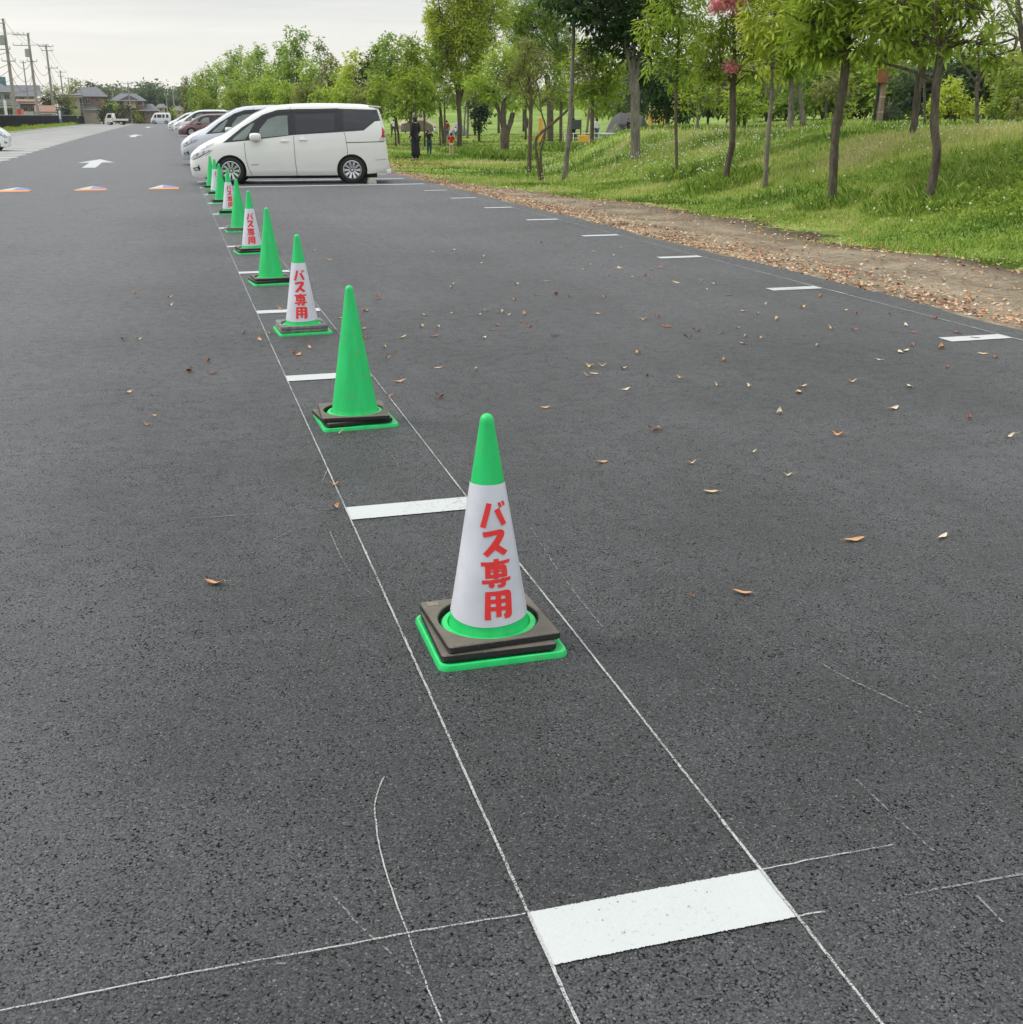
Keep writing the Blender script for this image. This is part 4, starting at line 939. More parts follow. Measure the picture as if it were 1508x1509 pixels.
    if coat:
        lo = MB(); prof = [(.060, .60), (.092, .54), (.100, .44), (.105, .32), (.112, .20), (.118, .115), (.110, .112)]
        seg = 28; V = []
        for r_, z in prof:
            for k in range(seg):
                th = 2*math.pi*k/seg; rr = r_*(1+.05*math.sin(5*th+z*9)*(1 if z < .5 else 0)); V.append((rr*math.cos(th)*H, rr*.78*math.sin(th)*H, z*H))
        lo.add(V, [(i*seg+k, i*seg+(k+1) % seg, (i+1)*seg+(k+1) % seg, (i+1)*seg+k) for i in range(len(prof)-1) for k in range(seg)])
        lo.build('long_skirt', bottom, root, smooth=True)
    pk = ['pelvis', 'hipR', 'hipL', 'knR', 'knL', 'anR', 'anL']; pj_ = {k: J[k] for k in pk}; pr = {k: grow(k, 1.05, .008) for k in pk}
    skinmesh('trousers', pj_, [('pelvis', 'hipR'), ('pelvis', 'hipL'), ('hipR', 'knR'), ('hipL', 'knL'), ('knR', 'anR'), ('knL', 'anL')], pr, bottom, root)
    for n in 'RL':
        s = MB(); a, t = Vector(J['an'+n]), Vector(J['toe'+n]); c = (a+t)/2; s.ball((c.x, c.y, c.z-.012*H), .05*H, (.62, 1.35, .52)); so_ = s.build('shoe', shoes or M_blk, root, smooth=True)
    h = MB(); hr = .062*H*hs; c = Vector(J['head']); h.ball((c.x, c.y+.012*H, c.z+.016*H), hr, (.92, 1.02, 1.0), 3)
    # open the front of the hair for the face
    keep = [f for f in h.f if not (sum(h.v[i][1] for i in f)/len(f) < c.y-.012*H and sum(h.v[i][2] for i in f)/len(f) < c.z+.030*H)]
    h.f = keep
    if hair == 'bob': h.ball((c.x, c.y+.02*H, c.z-.022*H), hr*.95, (1.02, .75, 1.0), 2)
    if hair == 'long': h.ball((c.x, c.y+.035*H, c.z-.07*H), hr*.8, (.8, .5, 2.0), 2)
    h.build('hair', hairmat or M_hair, root, smooth=True)
    f = MB(); f.ball((0, c.y-.056*H*hs, c.z-.004*H), .008*H, (.8, 1, 1.2), 1); f.build('nose', M_skin, root, smooth=True)
    f = MB()
    for sg in (-1, 1): f.ball((sg*.019*H, c.y-.047*H*hs, c.z+.010*H), .006*H, (1.3, .7, .7), 1)
    f.build('eyes', M_hair, root); f = MB(); f.box((0, c.y-.049*H*hs, c.z-.024*H), (.022*H, .006*H, .005*H)); f.build('mouth', mat('lips', (.4, .12, .1), .5), root)
    return root
C_ = lambda n, c: mat(n, c, .85, var=.18, scale=12)
M_navy = C_('black_navy_cloth', (.010, .011, .018)); M_black = C_('black_cloth', (.012, .012, .012)); M_redc = C_('red_knit', (.50, .018, .022)); M_beige = C_('beige_cotton', (.50, .40, .27)); M_teal = C_('dark_teal_cotton', (.02, .055, .065)); M_jean = C_('blue_denim', (.06, .11, .24)); M_wht = C_('white_cotton', (.72, .72, .72)); M_darkred = C_('dark_red_cloth', (.28, .03, .03)); M_khaki = C_('khaki_cloth', (.32, .26, .16))
def stand(u, v, h_px, **k):
    P = at(u, v); return P, h_px*dist(P)/1908*.985
P, H = stand(613, 237, 70); person('woman in a long black coat standing on the leaf carpet, seen from behind', P, R(215), H, M_navy, M_navy, 'bag', 'bob', coat=True)
P, H = stand(633, 229.5, 43); person('child with black fringe, dark top and teal trousers, hands at the mouth', P, R(8), H, M_navy, M_teal, 'face', 'bob', child=True)
P, H = stand(665.5, 229.5, 36); person('small child in a red top and beige trousers with raised hands', P, R(160), H, M_redc, M_beige, 'face', 'short', child=True, sleeve=True)
P = at(659, 207); person('adult in a dark red jacket and dark trousers behind the thin stakes', P, R(150), 31*dist(P)/1908, M_darkred, M_jean, 'down', 'short')
P = at(672, 203); person('child in a white top beside the grey tent', P, R(120), 17*dist(P)/1908, M_wht, M_jean, 'front', 'short', child=True)
P = at(641, 199); person('child in white crouching on the grass before the beige tent', (P[0], P[1], P[2]-.28), R(100), 1.15, M_wht, M_khaki, 'front', 'short', sit=True, child=True)
P = at(581, 198.5); person('person in a white shirt sitting on the park bench', (P[0], P[1], P[2]-.05), R(180), 1.6, M_wht, M_black, 'front', 'short', sit=True)
P = at(777, 190); person('dark clothed person standing far off on the lawn', P, R(30), 1.6, M_black, M_black, 'front', 'short')
P = col_at(845.5, 88); person('person in dark clothes standing behind the notice board', P, R(200), 36*dist(P)/1908, M_navy, M_navy, 'down', 'short')
P = col_at(880, 90); person('woman with long dark hair, white top and blue jeans', P, R(200), 34*dist(P)/1908, M_wht, M_jean, 'bag', 'long')
P = col_at(963, 92); P[2] = CH-(193-171.7)*92/1908-.15; person('person in a black shirt and beige trousers reaching up at the yellow play frame', P, R(170), 27*dist(P)/1908, M_black, M_beige, 'up', 'short')
P = col_at(927, 94); person('person in dark clothes sitting before the charcoal shelter', (P[0], P[1], P[2]+.15), R(20), 1.5, M_black, M_black, 'front', 'short', sit=True)

# ================================================================== park furniture, tents
def fabric(n, c): return mat(n, c, .9, var=.12, scale=1.5, bump=.004, bscale=8)
def tent(name, label, u0, u1, vb, vt, mt, shape, depth=2.4, dark=None, DD=None):
    """tent standing on the lawn between two image columns; shape = outline in unit width/height"""
    A = at((u0+u1)/2, vb) if DD is None else col_at((u0+u1)/2, DD); D = dist(A); vb = 171.7+(CH-A[2])*1908/D
    Aa, Bb = px(u0, vb, D), px(u1, vb, D); wdt = math.hypot(Bb[0]-Aa[0], Bb[1]-Aa[1]); hgt_ = (vb-vt)*D/1908
    root = empty(name, (A[0], A[1], A[2]-.03), math.atan2(Bb[1]-Aa[1], Bb[0]-Aa[0])); tag(root, label, 'tent')
    o = MB(); n = 7; V = []; k = len(shape)
    for j in range(n):
        t = j/(n-1); s_ = math.sin(math.pi*(.12+.76*t))**.55; y = (t-.3)*depth
        V += [((x-.5)*wdt*(.75+.25*s_), y, z*hgt_*s_*(1-.03*math.sin(j*2.1+i))) for i, (x, z) in enumerate(shape)]
    fs_ = [(j*k+i, j*k+i+1, (j+1)*k+i+1, (j+1)*k+i) for j in range(n-1) for i in range(k-1)]+[tuple(range(k))[::-1], tuple((n-1)*k+i for i in range(k))]
    o.add(V, fs_); auto(o.build('canopy', mt, root), 25)
    if dark:
        d = MB(); d.add([((x-.5)*wdt*.93, -.3*depth-.02, z*hgt_*.9) for x, z in dark], [tuple(range(len(dark)))]); d.build('opening_shade', mat('tent_interior_shade', (.15, .125, .085), .9), root)  # flat dark sheet: shade inside the tent put into its colour
    g = MB()
    for sx in (-1, 1):
        for yy in (-.35, .75): g.tube([(sx*.35*wdt, yy*depth*.6, hgt_*.65), (sx*.72*wdt, yy*depth*1.3, .02)], .008, 5)
    g.build('guy_ropes', mat('guy_rope', (.6, .6, .55), .8), root); return root
tent('beige_tent', 'beige cotton bell tent with an open front behind the woman in black', 587, 644, 194, 162, fabric('beige_canvas', (.42, .36, .24)), [(0, 0), (.02, .38), (.22, .72), (.5, 1.0), (.62, .96), (.80, .55), (.98, .35), (1, 0)], 3.0, [(.05, .02), (.06, .42), (.35, .55), (.70, .60), (.92, .35), (.95, .02)])
tent('grey_tent', 'pale grey rounded tent beside the person in the red jacket', 661, 691, 199, 179, fabric('grey_nylon', (.30, .29, .29)), [(0, 0), (.08, .45), (.28, .9), (.45, 1.0), (.68, .8), (.9, .4), (1, 0)], 2.2)
tent('charcoal_shelter', 'large charcoal tarp shelter with a centre pole behind the big trunk', 889, 962, 192, 165, fabric('charcoal_nylon', (.075, .072, .075)), [(0, 0), (.10, .5), (.18, .82), (.33, 1.0), (.8, .86), (.95, .4), (1, 0)], 4, DD=100)
tent('green_tent', 'small olive green dome tent in front of the charcoal shelter', 897, 920, 193.5, 181, fabric('olive_nylon', (.14, .18, .10)), [(0, 0), (.15, .6), (.35, .95), (.55, 1.0), (.8, .7), (1, 0)], 2, [(.45, .02), (.5, .55), (.85, .3), (.92, .02)], DD=93)
tent('white_tent', 'low off white tent left of the yellow play frame', 943, 962, 194, 181, fabric('white_nylon', (.5, .5, .48)), [(0, 0), (.4, .6), (.8, 1), (1, 0)], 2, DD=95)
M_wood = mat('weathered_wood', (.13, .085, .05), .8, var=.3, scale=14, bump=.003); M_greyw = mat('grey_wood', (.25, .23, .20), .85, var=.3, scale=14, bump=.003); M_dmetal = mat('dark_metal', (.03, .035, .04), .45, .5); M_yel = mat('yellow_paint', (.78, .42, .07), .45, var=.1)
def bench(u, v, w, label, mt, backrest=True, rz=0):
    P = at(u, v); root = empty('park_bench', P, rz); tag(root, label, 'bench')
    s = MB(); [s.box((0, y, .42), (w, .09, .035), bev=.005) for y in (-.15, -.05, .05, .15)]; s.build('seat', mt, root)
    if backrest: b = MB(); [b.box((0, .22, z), (w, .03, .09), bev=.005) for z in (.58, .70, .82)]; b.build('backrest', mt, root)
    for sx in (-1, 1): l = MB(); l.box((sx*w*.42, -.13, .2), (.05, .05, .41)); l.box((sx*w*.42, .2, .42 if backrest else .2), (.05, .05, .85 if backrest else .41)); l.build('leg', M_dmetal, root)
bench(588, 197.5, 1.7, 'wooden park bench with backrest beside the beige tent', M_greyw)
bench(826, 206, 3.0, 'low brown plank bench left of the notice board', M_wood, False)
# notice board
P = col_at(849.5, 84); D = dist(P); k = D/1805; kv = D/1908
root = empty('notice_board', P, -R(19)); tag(root, 'dark blue grey notice board on two posts beside a trunk', 'notice board')
b = MB(); b.box((0, 0, 28*kv), (14*k, .05, 14*kv), bev=.01); b.build('panel', mat('slate_board', (.045, .055, .07), .5), root)
for sx in (-1, 1): b = MB(); b.box((sx*6.8*k, .08, 17.5*kv), (.09, .09, 36*kv), bev=.01); b.build('post', M_wood, root)
# low white railing
A, B = col_at(833, 86), col_at(942, 90); root = empty('white_railing', A); tag(root, 'low white pipe railing running along the back of the meadow', 'railing')
Bv = Vector(B)-Vector(A); n = 9
r_ = MB(); r_.tube([(0, 0, .62), (Bv.x, Bv.y, Bv.z+.62)], .035, 6); r_.tube([(0, 0, .3), (Bv.x, Bv.y, Bv.z+.3)], .025, 6); r_.build('rail', M_white, root)
for i in range(n+1): q = Bv*(i/n); b = MB(); b.tube([(q.x, q.y, q.z-.3), (q.x, q.y, q.z+.66)], .035, 6); b.build('post', M_white, root)
# low white table and folding chairs near the tents
P = col_at(897, 88); root = empty('camp_table', P); tag(root, 'white folding camp table in front of the olive dome tent', 'table')
b = MB(); b.box((0, 0, .55), (1.3, .7, .04), bev=.01); b.build('table_top', M_white, root)
for sx in (-1, 1): b = MB(); b.tube([(sx*.5, -.3, 0), (sx*.1, .3, .54)], .02, 5); b.tube([(sx*.5, .3, 0), (sx*.1, -.3, .54)], .02, 5); b.build('leg', M_white, root)
# yellow play frames
def play(u, v, label, hpx, wpx, net=False):
    P = col_at(u, v); D = v; k = D/1805; h_ = (171.7+(CH-P[2])*1908/D-161)*D/1908; w_ = wpx*k; root = empty('climbing_frame', P, -R(20)); tag(root, label, 'play frame')
    for sx in (-1, 1):
        b = MB(); b.box((sx*w_/2, 0, h_/2-.1), (.24, .20, h_+.2), bev=.05); b.build('post', M_yel, root)
    if net:
        for i in range(5): b = MB(); b.box((w_*.12, 0, h_*(.15+.16*i)), (w_*.76, .09, .11), bev=.03); b.build('rung', M_yel, root)
        b = MB(); b.box((-w_*.2, 0, h_*1.03), (w_*.85, .45, h_*.17), bev=.09); b.build('roof_pad', mat('cream_pad', (.72, .58, .36), .6), root)
play(966.5, 90, 'yellow ladder play frame with a cream padded top', 32, 17, True)
P = col_at(797, 84); b = MB(); hh = 38*dist(P)/1908; b.box((P[0], P[1], P[2]+hh/2-.1), (.30, .22, hh+.2), bev=.04, rz=-R(18)); tag(b.build('yellow_upright', M_yel), 'single yellow post behind the crooked shrub', 'play post')
P = col_at(861, 82); b = MB(); b.box((P[0], P[1], P[2]+.25), (.75, .25, .5), bev=.05, rz=-R(18)); tag(b.build('climbing_wall', M_yel), 'low yellow play panel right of the notice board', 'play panel')
# concrete post with dark conduit and red brown box
P = at(1295, 183); D = dist(P); kv = D/1908; hp = 84*kv; root = empty('utility_post', (P[0], P[1], P[2]-.1), -R(34)); tag(root, 'leaning brown concrete post with a dark conduit and a red brown box at its top', 'utility post')
lean = .035*hp
b = MB(); b.tube([(.0, 0, 0), (lean, 0, hp)], [.115, .10], 14); b.build('pole', mat('brown_concrete', (.22, .15, .11), .85, var=.25, scale=5), root)
b = MB(); b.tube([(-.18, -.03, 0), (-.18+lean, -.03, hp*.8)], .05, 10); b.build('conduit', M_dmetal, root)
b = MB(); b.box((-.06+lean*.9, -.06, hp*.86), (.34, .28, hp*.24), bev=.02); b.build('box', mat('red_brown_box', (.22, .065, .035), .6, var=.2), root)
b = MB(); [b.lathe([(.119, z), (.119, z+.03)], (lean*z/hp, 0, 0), 14) for z in (hp*.25, hp*.5)]; b.build('strap', mat('steel_strap', (.5, .5, .5), .4, .8), root)
# street lamp on the right
P = at(1463, 178); D = dist(P); hp = 98*D/1908; root = empty('street_lamp', P); tag(root, 'slim grey green park lamp post rising into the trees at the right', 'street lamp')
b = MB(); b.tube([(0, 0, -.1), (0, 0, hp*.35), (0, 0, hp)], [.07, .06, .04], 10); b.build('pole', mat('grey_green_steel', (.16, .22, .21), .45, .3), root)
b = MB(); b.lathe([(.05, hp), (.30, hp+.06), (.34, hp+.2), (.1, hp+.32), (.001, hp+.33)], seg=16); b.build('lamp_head', M_white, root)
b = MB(); b.lathe([(.085, -.1), (.085, .4), (.065, .45)], seg=12); b.build('base_sleeve', M_dmetal, root)

# ================================================================== left side: fence, houses, poles, wires
M_net = mat('black_shade_net', (.006, .007, .011), .95, var=.2, scale=4, spec=.1); M_post = mat('galvanised_post', (.35, .36, .35), .6, .3)
fx = -15.25; root = empty('net_fence', (fx, 60, zy(60))); tag(root, 'long low fence hung with black shade netting along the left side', 'fence')
ysf = np.arange(60, 297, 3.0); b = MB(); V = []; 
for i, y in enumerate(ysf):
    z = zy(y)-zy(60); V += [(.02*math.sin(y), y-60, z+.26+.02*math.sin(y*1.7)), (0, y-60, z+1.42)]
V2 = [(x+.03, y, z) for x, y, z in V]; n = len(V)
b.add(V+V2, [(i, i+1, i+3, i+2) for i in range(0, n-2, 2)]+[(n+i, n+i+2, n+i+3, n+i+1) for i in range(0, n-2, 2)]+[(i+1, n+i+1, n+i+3, i+3) for i in range(0, n-2, 2)]); b.build('net_panel', M_net, root)
b = MB(); b.tube([(.0, y-60, zy(y)-zy(60)+1.45) for y in ysf], .035, 6); b.build('top_rail', M_post, root)
for y in ysf: b = MB(); b.tube([(-.0, y-60, zy(y)-zy(60)-.05), (0, y-60, zy(y)-zy(60)+1.47)], .04, 6); b.build('post', M_dmetal, root)
P = (-14.9, 176, zy(176)); root = empty('marker_board', P); tag(root, 'upright white and blue marker board on a stake at the net fence', 'sign')
b = MB(); b.box((0, 0, 1.05), (.34, .05, 2.1), bev=.01); b.build('panel', mat('blue_board', (.16, .24, .48), .5), root); b = MB(); b.box((.0, -.03, 1.5), (.22, .012, 1.1)); b.build('face', M_white, root)
M_roof = mat('grey_tile', (.13, .135, .15), .7, var=.25, scale=1.5, bump=.02, bscale=3); M_rooftan = mat('rust_tile', (.27, .15, .11), .8, var=.2, scale=1.2); M_wallb = mat('beige_render', (.42, .37, .30), .9, var=.12, scale=.6); M_wallbr = mat('brown_cladding', (.24, .16, .12), .85, var=.25, scale=1.5); M_wally = mat('cream_render', (.55, .46, .27), .9, var=.1, scale=.8); M_wallg = mat('grey_render', (.36, .35, .36), .9, var=.12, scale=.6); M_win = mat('house_window', (.05, .055, .06), .15); M_frame = mat('window_frame', (.45, .45, .44), .5)
def house(label, u0, u1, D, stories, roofm, roof='hip', wins=(), over=.5, depth=8, vbase=178, name='house', group='houses beyond the net fence'):
    """stories: list of (u0, u1, v_top, v_bottom, wall material, y offset, depth)"""
    c = col_at((u0+u1)/2, D); A, B = px(u0, 170, D), px(u1, 170, D); ang = math.atan2(B[1]-A[1], B[0]-A[0])
    root = empty(name, (c[0], c[1], c[2]), ang); tag(root, label, 'house', group)
    cu = (u0+u1)/2; k = D/1805; kv = D/1908
    X = lambda u: (u-cu)*k
    Z = lambda v: CH+(171.7-v)*kv-c[2]
    for (a, b_, vt, vb, mt, yo, dp) in stories:
        z0 = max(-.3, Z(vb)) if vb < 176 else -.5
        q = MB(); q.box(((X(a)+X(b_))/2, yo+dp/2, (Z(vt)+z0)/2), (X(b_)-X(a), dp, Z(vt)-z0)); q.build('wall', mt, root)
    for (kind, a, b_, ve, vr, yo, dp, mt) in roof:
        x0, x1, z0, z1 = X(a)-over, X(b_)+over, Z(ve), Z(vr); y0, y1 = yo-over, yo+dp+over; ym = (y0+y1)/2
        if kind == 'hip': ins = min((x1-x0)*.28, 3.0); V = [(x0, y0, z0), (x1, y0, z0), (x1, y1, z0), (x0, y1, z0), (x0+ins, ym, z1), (x1-ins, ym, z1)]; Fc = [(0, 1, 5, 4), (1, 2, 5), (2, 3, 4, 5), (3, 0, 4), (0, 3, 2, 1)]
        elif kind == 'gable': V = [(x0, y0, z0), (x1, y0, z0), (x1, y1, z0), (x0, y1, z0), (x0, ym, z1), (x1, ym, z1)]; Fc = [(0, 1, 5, 4), (1, 2, 5), (2, 3, 4, 5), (3, 0, 4), (0, 3, 2, 1)]
        elif kind == 'front': xm = (x0+x1)/2; V = [(x0, y0, z0), (x1, y0, z0), (xm, y0, z1), (x0, y1, z0), (x1, y1, z0), (xm, y1, z1)]; Fc = [(0, 1, 2), (5, 4, 3), (1, 4, 5, 2), (0, 2, 5, 3), (0, 3, 4, 1)]
        else: V = [(x0, y0, z0), (x1, y0, z0), (x1, y1, z1), (x0, y1, z1), (x0, y0, z0+.2), (x1, y0, z0+.2), (x1, y1, z1+.2), (x0, y1, z1+.2)]; Fc = [(0, 3, 2, 1), (4, 5, 6, 7), (0, 1, 5, 4), (1, 2, 6, 5), (2, 3, 7, 6), (3, 0, 4, 7)]
        q = MB(); q.add(V, Fc); rf = q.build('roof', mt, root)
        q = MB(); q.box(((x0+x1)/2, y0+.03, z0-.07), (x1-x0, .1, .16)); q.build('gutter', M_frame, rf)
    for (a, b_, vt, vb, yo) in wins:
        f = MB(); f.box(((X(a)+X(b_))/2, yo-.04, (Z(vt)+Z(vb))/2), (X(b_)-X(a), .12, Z(vt)-Z(vb)), bev=.01); fo = f.build('window', M_frame, root)
        g = MB(); w1 = (X(b_)-X(a))
        for q in (-1, 1): g.box(((X(a)+X(b_))/2+q*w1*.24, yo-.11, (Z(vt)+Z(vb))/2), (w1*.42, .03, (Z(vt)-Z(vb))*.84))
        g.build('pane', M_win, fo)
    return root
house('grey roofed two storey house at the left edge behind the first pole', -28, 17, 190, [(-28, 17, 134, 150, M_wallg, .5, 8), (-28, 20, 150, 180, M_wallb, 0, 9)], None, [('hip', -28, 17, 135, 124, .5, 8, M_roof), ('shed', -28, 20, 156, 151, -1.2, 1.8, M_roof)], [(-2, 4, 139, 146, .5), (8, 15, 139, 146, .5), (0, 5, 159, 168, 0), (9, 16, 159, 168, 0)])
house('wide house with a dark roof sloping down to the right and a white balcony wall', 20, 58, 215, [(20, 56, 141, 158, M_wallb, 0, 9), (17, 60, 158, 180, M_wallbr, -1, 10)], None, [('gable', 14, 58, 141, 126, 0, 9, M_roof), ('shed', 16, 42, 158, 154, -2.6, 2, M_roof)], [(24, 30, 144, 152, 0), (33, 40, 143, 153, 0), (45, 51, 144, 152, 0), (22, 30, 161, 169, -1), (34, 40, 161, 169, -1)])
house('rust coloured low house front between the second and third poles', 34, 56, 200, [(34, 56, 151, 180, M_wallbr, 0, 6)], None, [('shed', 34, 56, 151, 147, 0, 6, M_rooftan)], [(38, 43, 156, 163, 0), (47, 52, 156, 163, 0)])
house('low shed with an orange tin roof and dark green wall', 59, 77, 190, [(59, 77, 165, 180, mat('dark_green_sheet', (.02, .06, .045), .6), 0, 5)], None, [('shed', 59, 77, 165, 156, 0, 5, M_rooftan)], [(62, 66, 167, 172, 0)])
house('plain beige stucco block with a flat roof before the brown house', 99, 119, 226, [(99, 119, 142, 180, M_wallb, 0, 8)], None, [('shed', 99, 119, 142, 139, 0, 8, M_roof)], [(103, 107, 147, 152, 0), (111, 115, 155, 160, 0)])
house('brown clad two storey house with a broad grey hip roof and dark balcony', 119, 156, 235, [(120, 156, 141, 162, M_wallbr, 0, 9), (117, 147, 161, 180, M_wallb, -2, 9)], None, [('hip', 119, 156, 141, 128, 0, 9, M_roof), ('hip', 118, 146, 160, 154, -2, 4, M_roof)], [(122, 128, 144, 152, 0), (130, 136, 144, 152, 0), (143, 148, 144, 150, 0), (121, 126, 165, 169, -2)])
house('cream gabled house with grey roofs and a lower hipped wing', 171, 226, 245, [(173, 213, 147, 160, M_wallg, .5, 9), (186, 202, 146, 158, M_wally, -.6, 6), (176, 213, 155, 180, M_wallbr, 0, 9), (212, 228, 161, 180, M_wallbr, -.5, 8)], None, [('hip', 172, 213, 147, 137, .5, 9, M_roof), ('front', 184, 204, 147, 140, -.8, 5, M_roof), ('hip', 209, 229, 161, 152, -.5, 8, M_roof)], [(191, 197, 148, 153, -.6), (177, 183, 149, 154, .5), (205, 211, 149, 154, .5), (215, 220, 163, 169, -.5)])
house('small far white house with a grey roof among the distant trees', 234, 245, 330, [(235, 244, 157, 180, M_wallb, 0, 7)], None, [('hip', 234, 245, 157, 152, 0, 7, M_roof)], [(237, 240, 159, 162, 0)])
house('low far house with a blue grey roof left of the parked row', 258, 270, 320, [(259, 270, 161, 180, M_wallb, 0, 7)], None, [('hip', 258, 270, 161, 155, 0, 7, M_roof)], [(262, 266, 163, 167, 0)])
def upright(name, label, cat, u0, u1, vt, vb, D, mt, dp=.4):
    c = col_at((u0+u1)/2, D); kv = D/1908; z0, z1 = CH+(171.7-vb)*kv, CH+(171.7-vt)*kv; z0 = min(z0, c[2]+3)
    b = MB(); b.box((c[0], c[1], (z0+z1)/2), ((u1-u0)*D/1805, dp, z1-z0), bev=.03, rz=-R(-8)); o = b.build(name, mt); return tag(o, label, cat)
upright('rooftop_tank_box', 'teal billboard box standing above the grey roofs at the left edge', 'sign box', 2, 15, 116, 127, 196, mat('teal_panel', (.12, .22, .23), .6))
upright('banner', 'tall white banner on a pole before the left house', 'banner', 8.5, 12, 147, 173, 172, M_white, .06)
upright('vending_machine', 'bright red drinks machine at the foot of the left houses', 'vending machine', 26, 32, 160, 178, 176, mat('red_enamel', (.62, .04, .035), .35), .7)
upright('banner', 'narrow pink and white banner right of the red machine', 'banner', 33, 36, 160, 178, 175, mat('pink_cloth', (.55, .28, .25), .8), .06)
upright('storage_tank', 'pale grey storage container behind the net fence', 'container', 38, 49, 163, 178, 178, mat('pale_grey_sheet', (.42, .44, .44), .6), 2)
upright('storage_locker', 'narrow pale blue locker beside the grey container', 'locker', 50, 54, 164, 178, 178, mat('pale_blue_sheet', (.22, .32, .36), .6), 1)
M_pole = mat('concrete_pole', (.30, .28, .26), .85, var=.12, scale=1.5)
tips = {}
def pole(key, label, ub, vt, D, r=.17, arms=(), trans=None, group='utility poles along the street'):
    c = col_at(ub, D); h_ = (CH-c[2])+(171.7-vt)*D/1908*1.0
    root = empty('utility_pole', (c[0], c[1], c[2]-.2), R(10)); tag(root, label, 'utility pole', group)
    b = MB(); b.tube([(0, 0, 0), (0, 0, h_*.5), (0, 0, h_+.2)], [r*1.15, r, r*.72], 10); b.build('pole_shaft', M_pole, root)
    T = Matrix.Translation((c[0], c[1], c[2]-.2)) @ Matrix.Rotation(R(10), 4, 'Z'); tips[key] = []
    for (zf, x0, x1, ins) in arms:
        z = h_+.2-zf; a = MB(); a.box(((x0+x1)/2, -.15, z), (x1-x0, .1, .1)); ao = a.build('crossarm', M_post, root)
        for i in range(ins):
            x = x0+(x1-x0)*(i+.0)/(max(1, ins-1)); q = MB(); q.lathe([(.07, z+.05), (.09, z+.12), (.05, z+.2), (.09, z+.26), (.04, z+.36), (.001, z+.37)], (x, -.15, 0), 8); q.build('insulator', M_white, ao)
            tips[key].append(T @ Vector((x, -.15, z+.36)))
    if trans: zf, x = trans; z = h_-zf; q = MB(); q.lathe([(.001, z-.55), (.28, z-.55), (.30, z-.45), (.30, z+.4), (.22, z+.5), (.001, z+.5)], (x, -.2, 0), 14); q.build('transformer', M_post, root)
    tips[key+'m'] = [T @ Vector((.15, 0, h_-3.2)), T @ Vector((.15, 0, h_-4.4)), T @ Vector((-.1, 0, h_-5.2))]
    return c, h_
pole('a', 'first and tallest concrete pole from the left, with a transformer', 24, 39, 150, .19, [(.5, -1.6, .1, 3), (3.2, -1.1, .3, 2), (4.4, -.7, .7, 2)], (2.0, -.42))
pole('b', 'second concrete pole from the left with a long double crossarm', 57, 57, 180, .19, [(.3, -1.9, .15, 4), (1.6, -2.0, .1, 3), (3.6, -.5, .7, 2)], (2.3, -.40))
pole('c', 'third concrete pole from the left with a symmetric crossarm', 81, 72, 205, .18, [(.3, -1.1, 1.0, 4), (.9, -.7, .9, 3), (3.4, -.4, 1.3, 3)])
pole('d', 'fourth pole from the left rising out of the bushes', 97, 107, 290, .17, [(.3, -.9, 1.2, 3), (1.2, -.5, .5, 2)])
pole('e', 'fifth pole from the left above the brown house bushes', 107.5, 116, 350, .16, [(.3, -.8, .8, 3)])
pole('f', 'slim pale pole in front of the brown clad house', 124, 120, 232, .10, [(.3, -.5, .5, 2)])
pole('g', 'thin back pole between the first and second poles', 45, 94, 205, .11, [(.3, -.4, .4, 2)])
pole('h', 'pole with a wide crossarm in front of the cream gabled house', 194, 121, 238, .14, [(.4, -.9, .9, 3)])
pole('i', 'short dark pole left of the cream gabled house', 170, 131, 250, .13, [(.3, -.4, .4, 2)])
pole('j', 'distant pole by the low far house at the end of the parked row', 258.5, 127, 300, .16, [(.3, -1.0, .6, 3)])
pole('k', 'thin pole before the small far white house', 248, 138, 320, .13, [(.3, -.4, .4, 2)])
pole('l', 'stub pole showing above the ridge of the cream gabled house', 184, 126, 300, .13, [(.3, -.3, .3, 2)])
M_wire = mat('power_cable', (.05, .05, .05), .7)
def wire(name_, label, P0, P1, sag, r=.02, group='overhead cables'):
    pts = [P0.lerp(P1, i/16)-Vector((0, 0, sag*4*(i/16)*(1-i/16))) for i in range(17)]
    b = MB(); b.tube(pts, r, 4, False); tag(b.build('overhead_cable', M_wire), label, 'cable', group)
out1 = [Vector((-22, 95, 11.5)), Vector((-23, 95, 11.5)), Vector((-21, 95, 11.5))]
tips['z'] = out1; tips['zm'] = [Vector((-21, 95, 8.2)), Vector((-21, 95, 7.2)), Vector((-21, 95, 6.4))]
nm_ = {'z': 'a pole outside the picture', 'a': 'the first pole', 'b': 'the second pole', 'c': 'the third pole', 'd': 'the fourth pole', 'e': 'the fifth pole'}
for a, b_ in (('z', 'a'), ('a', 'b'), ('b', 'c'), ('c', 'd'), ('d', 'e')):
    for i, w_ in enumerate(('outer', 'middle', 'inner')):
        wire('w', w_+' top cable between '+nm_[a]+' and '+nm_[b_], tips[a][i % len(tips[a])], tips[b_][i % len(tips[b_])], .8, .018)
    for i, w_ in enumerate(('upper', 'lower', 'lowest')):
        wire('w', w_+' slack bundle cable between '+nm_[a]+' and '+nm_[b_], tips[a+'m'][i], tips[b_+'m'][i], 1.5+.3*i, .028)
def v3(u, v, D): return Vector(px(u, v, D))
wire('w', 'service cable dropping from the second pole over the roofs to the left', tips['bm'][0], v3(-20, 118, 160), 1.2, .02)
wire('w', 'cable crossing low behind the first poles above the roofs', v3(-20, 122, 190), tips['dm'][0], 1.6, .02)
wire('w', 'second low cable above the roofs at the left', v3(-20, 128, 190), tips['cm'][2], 1.2, .02)
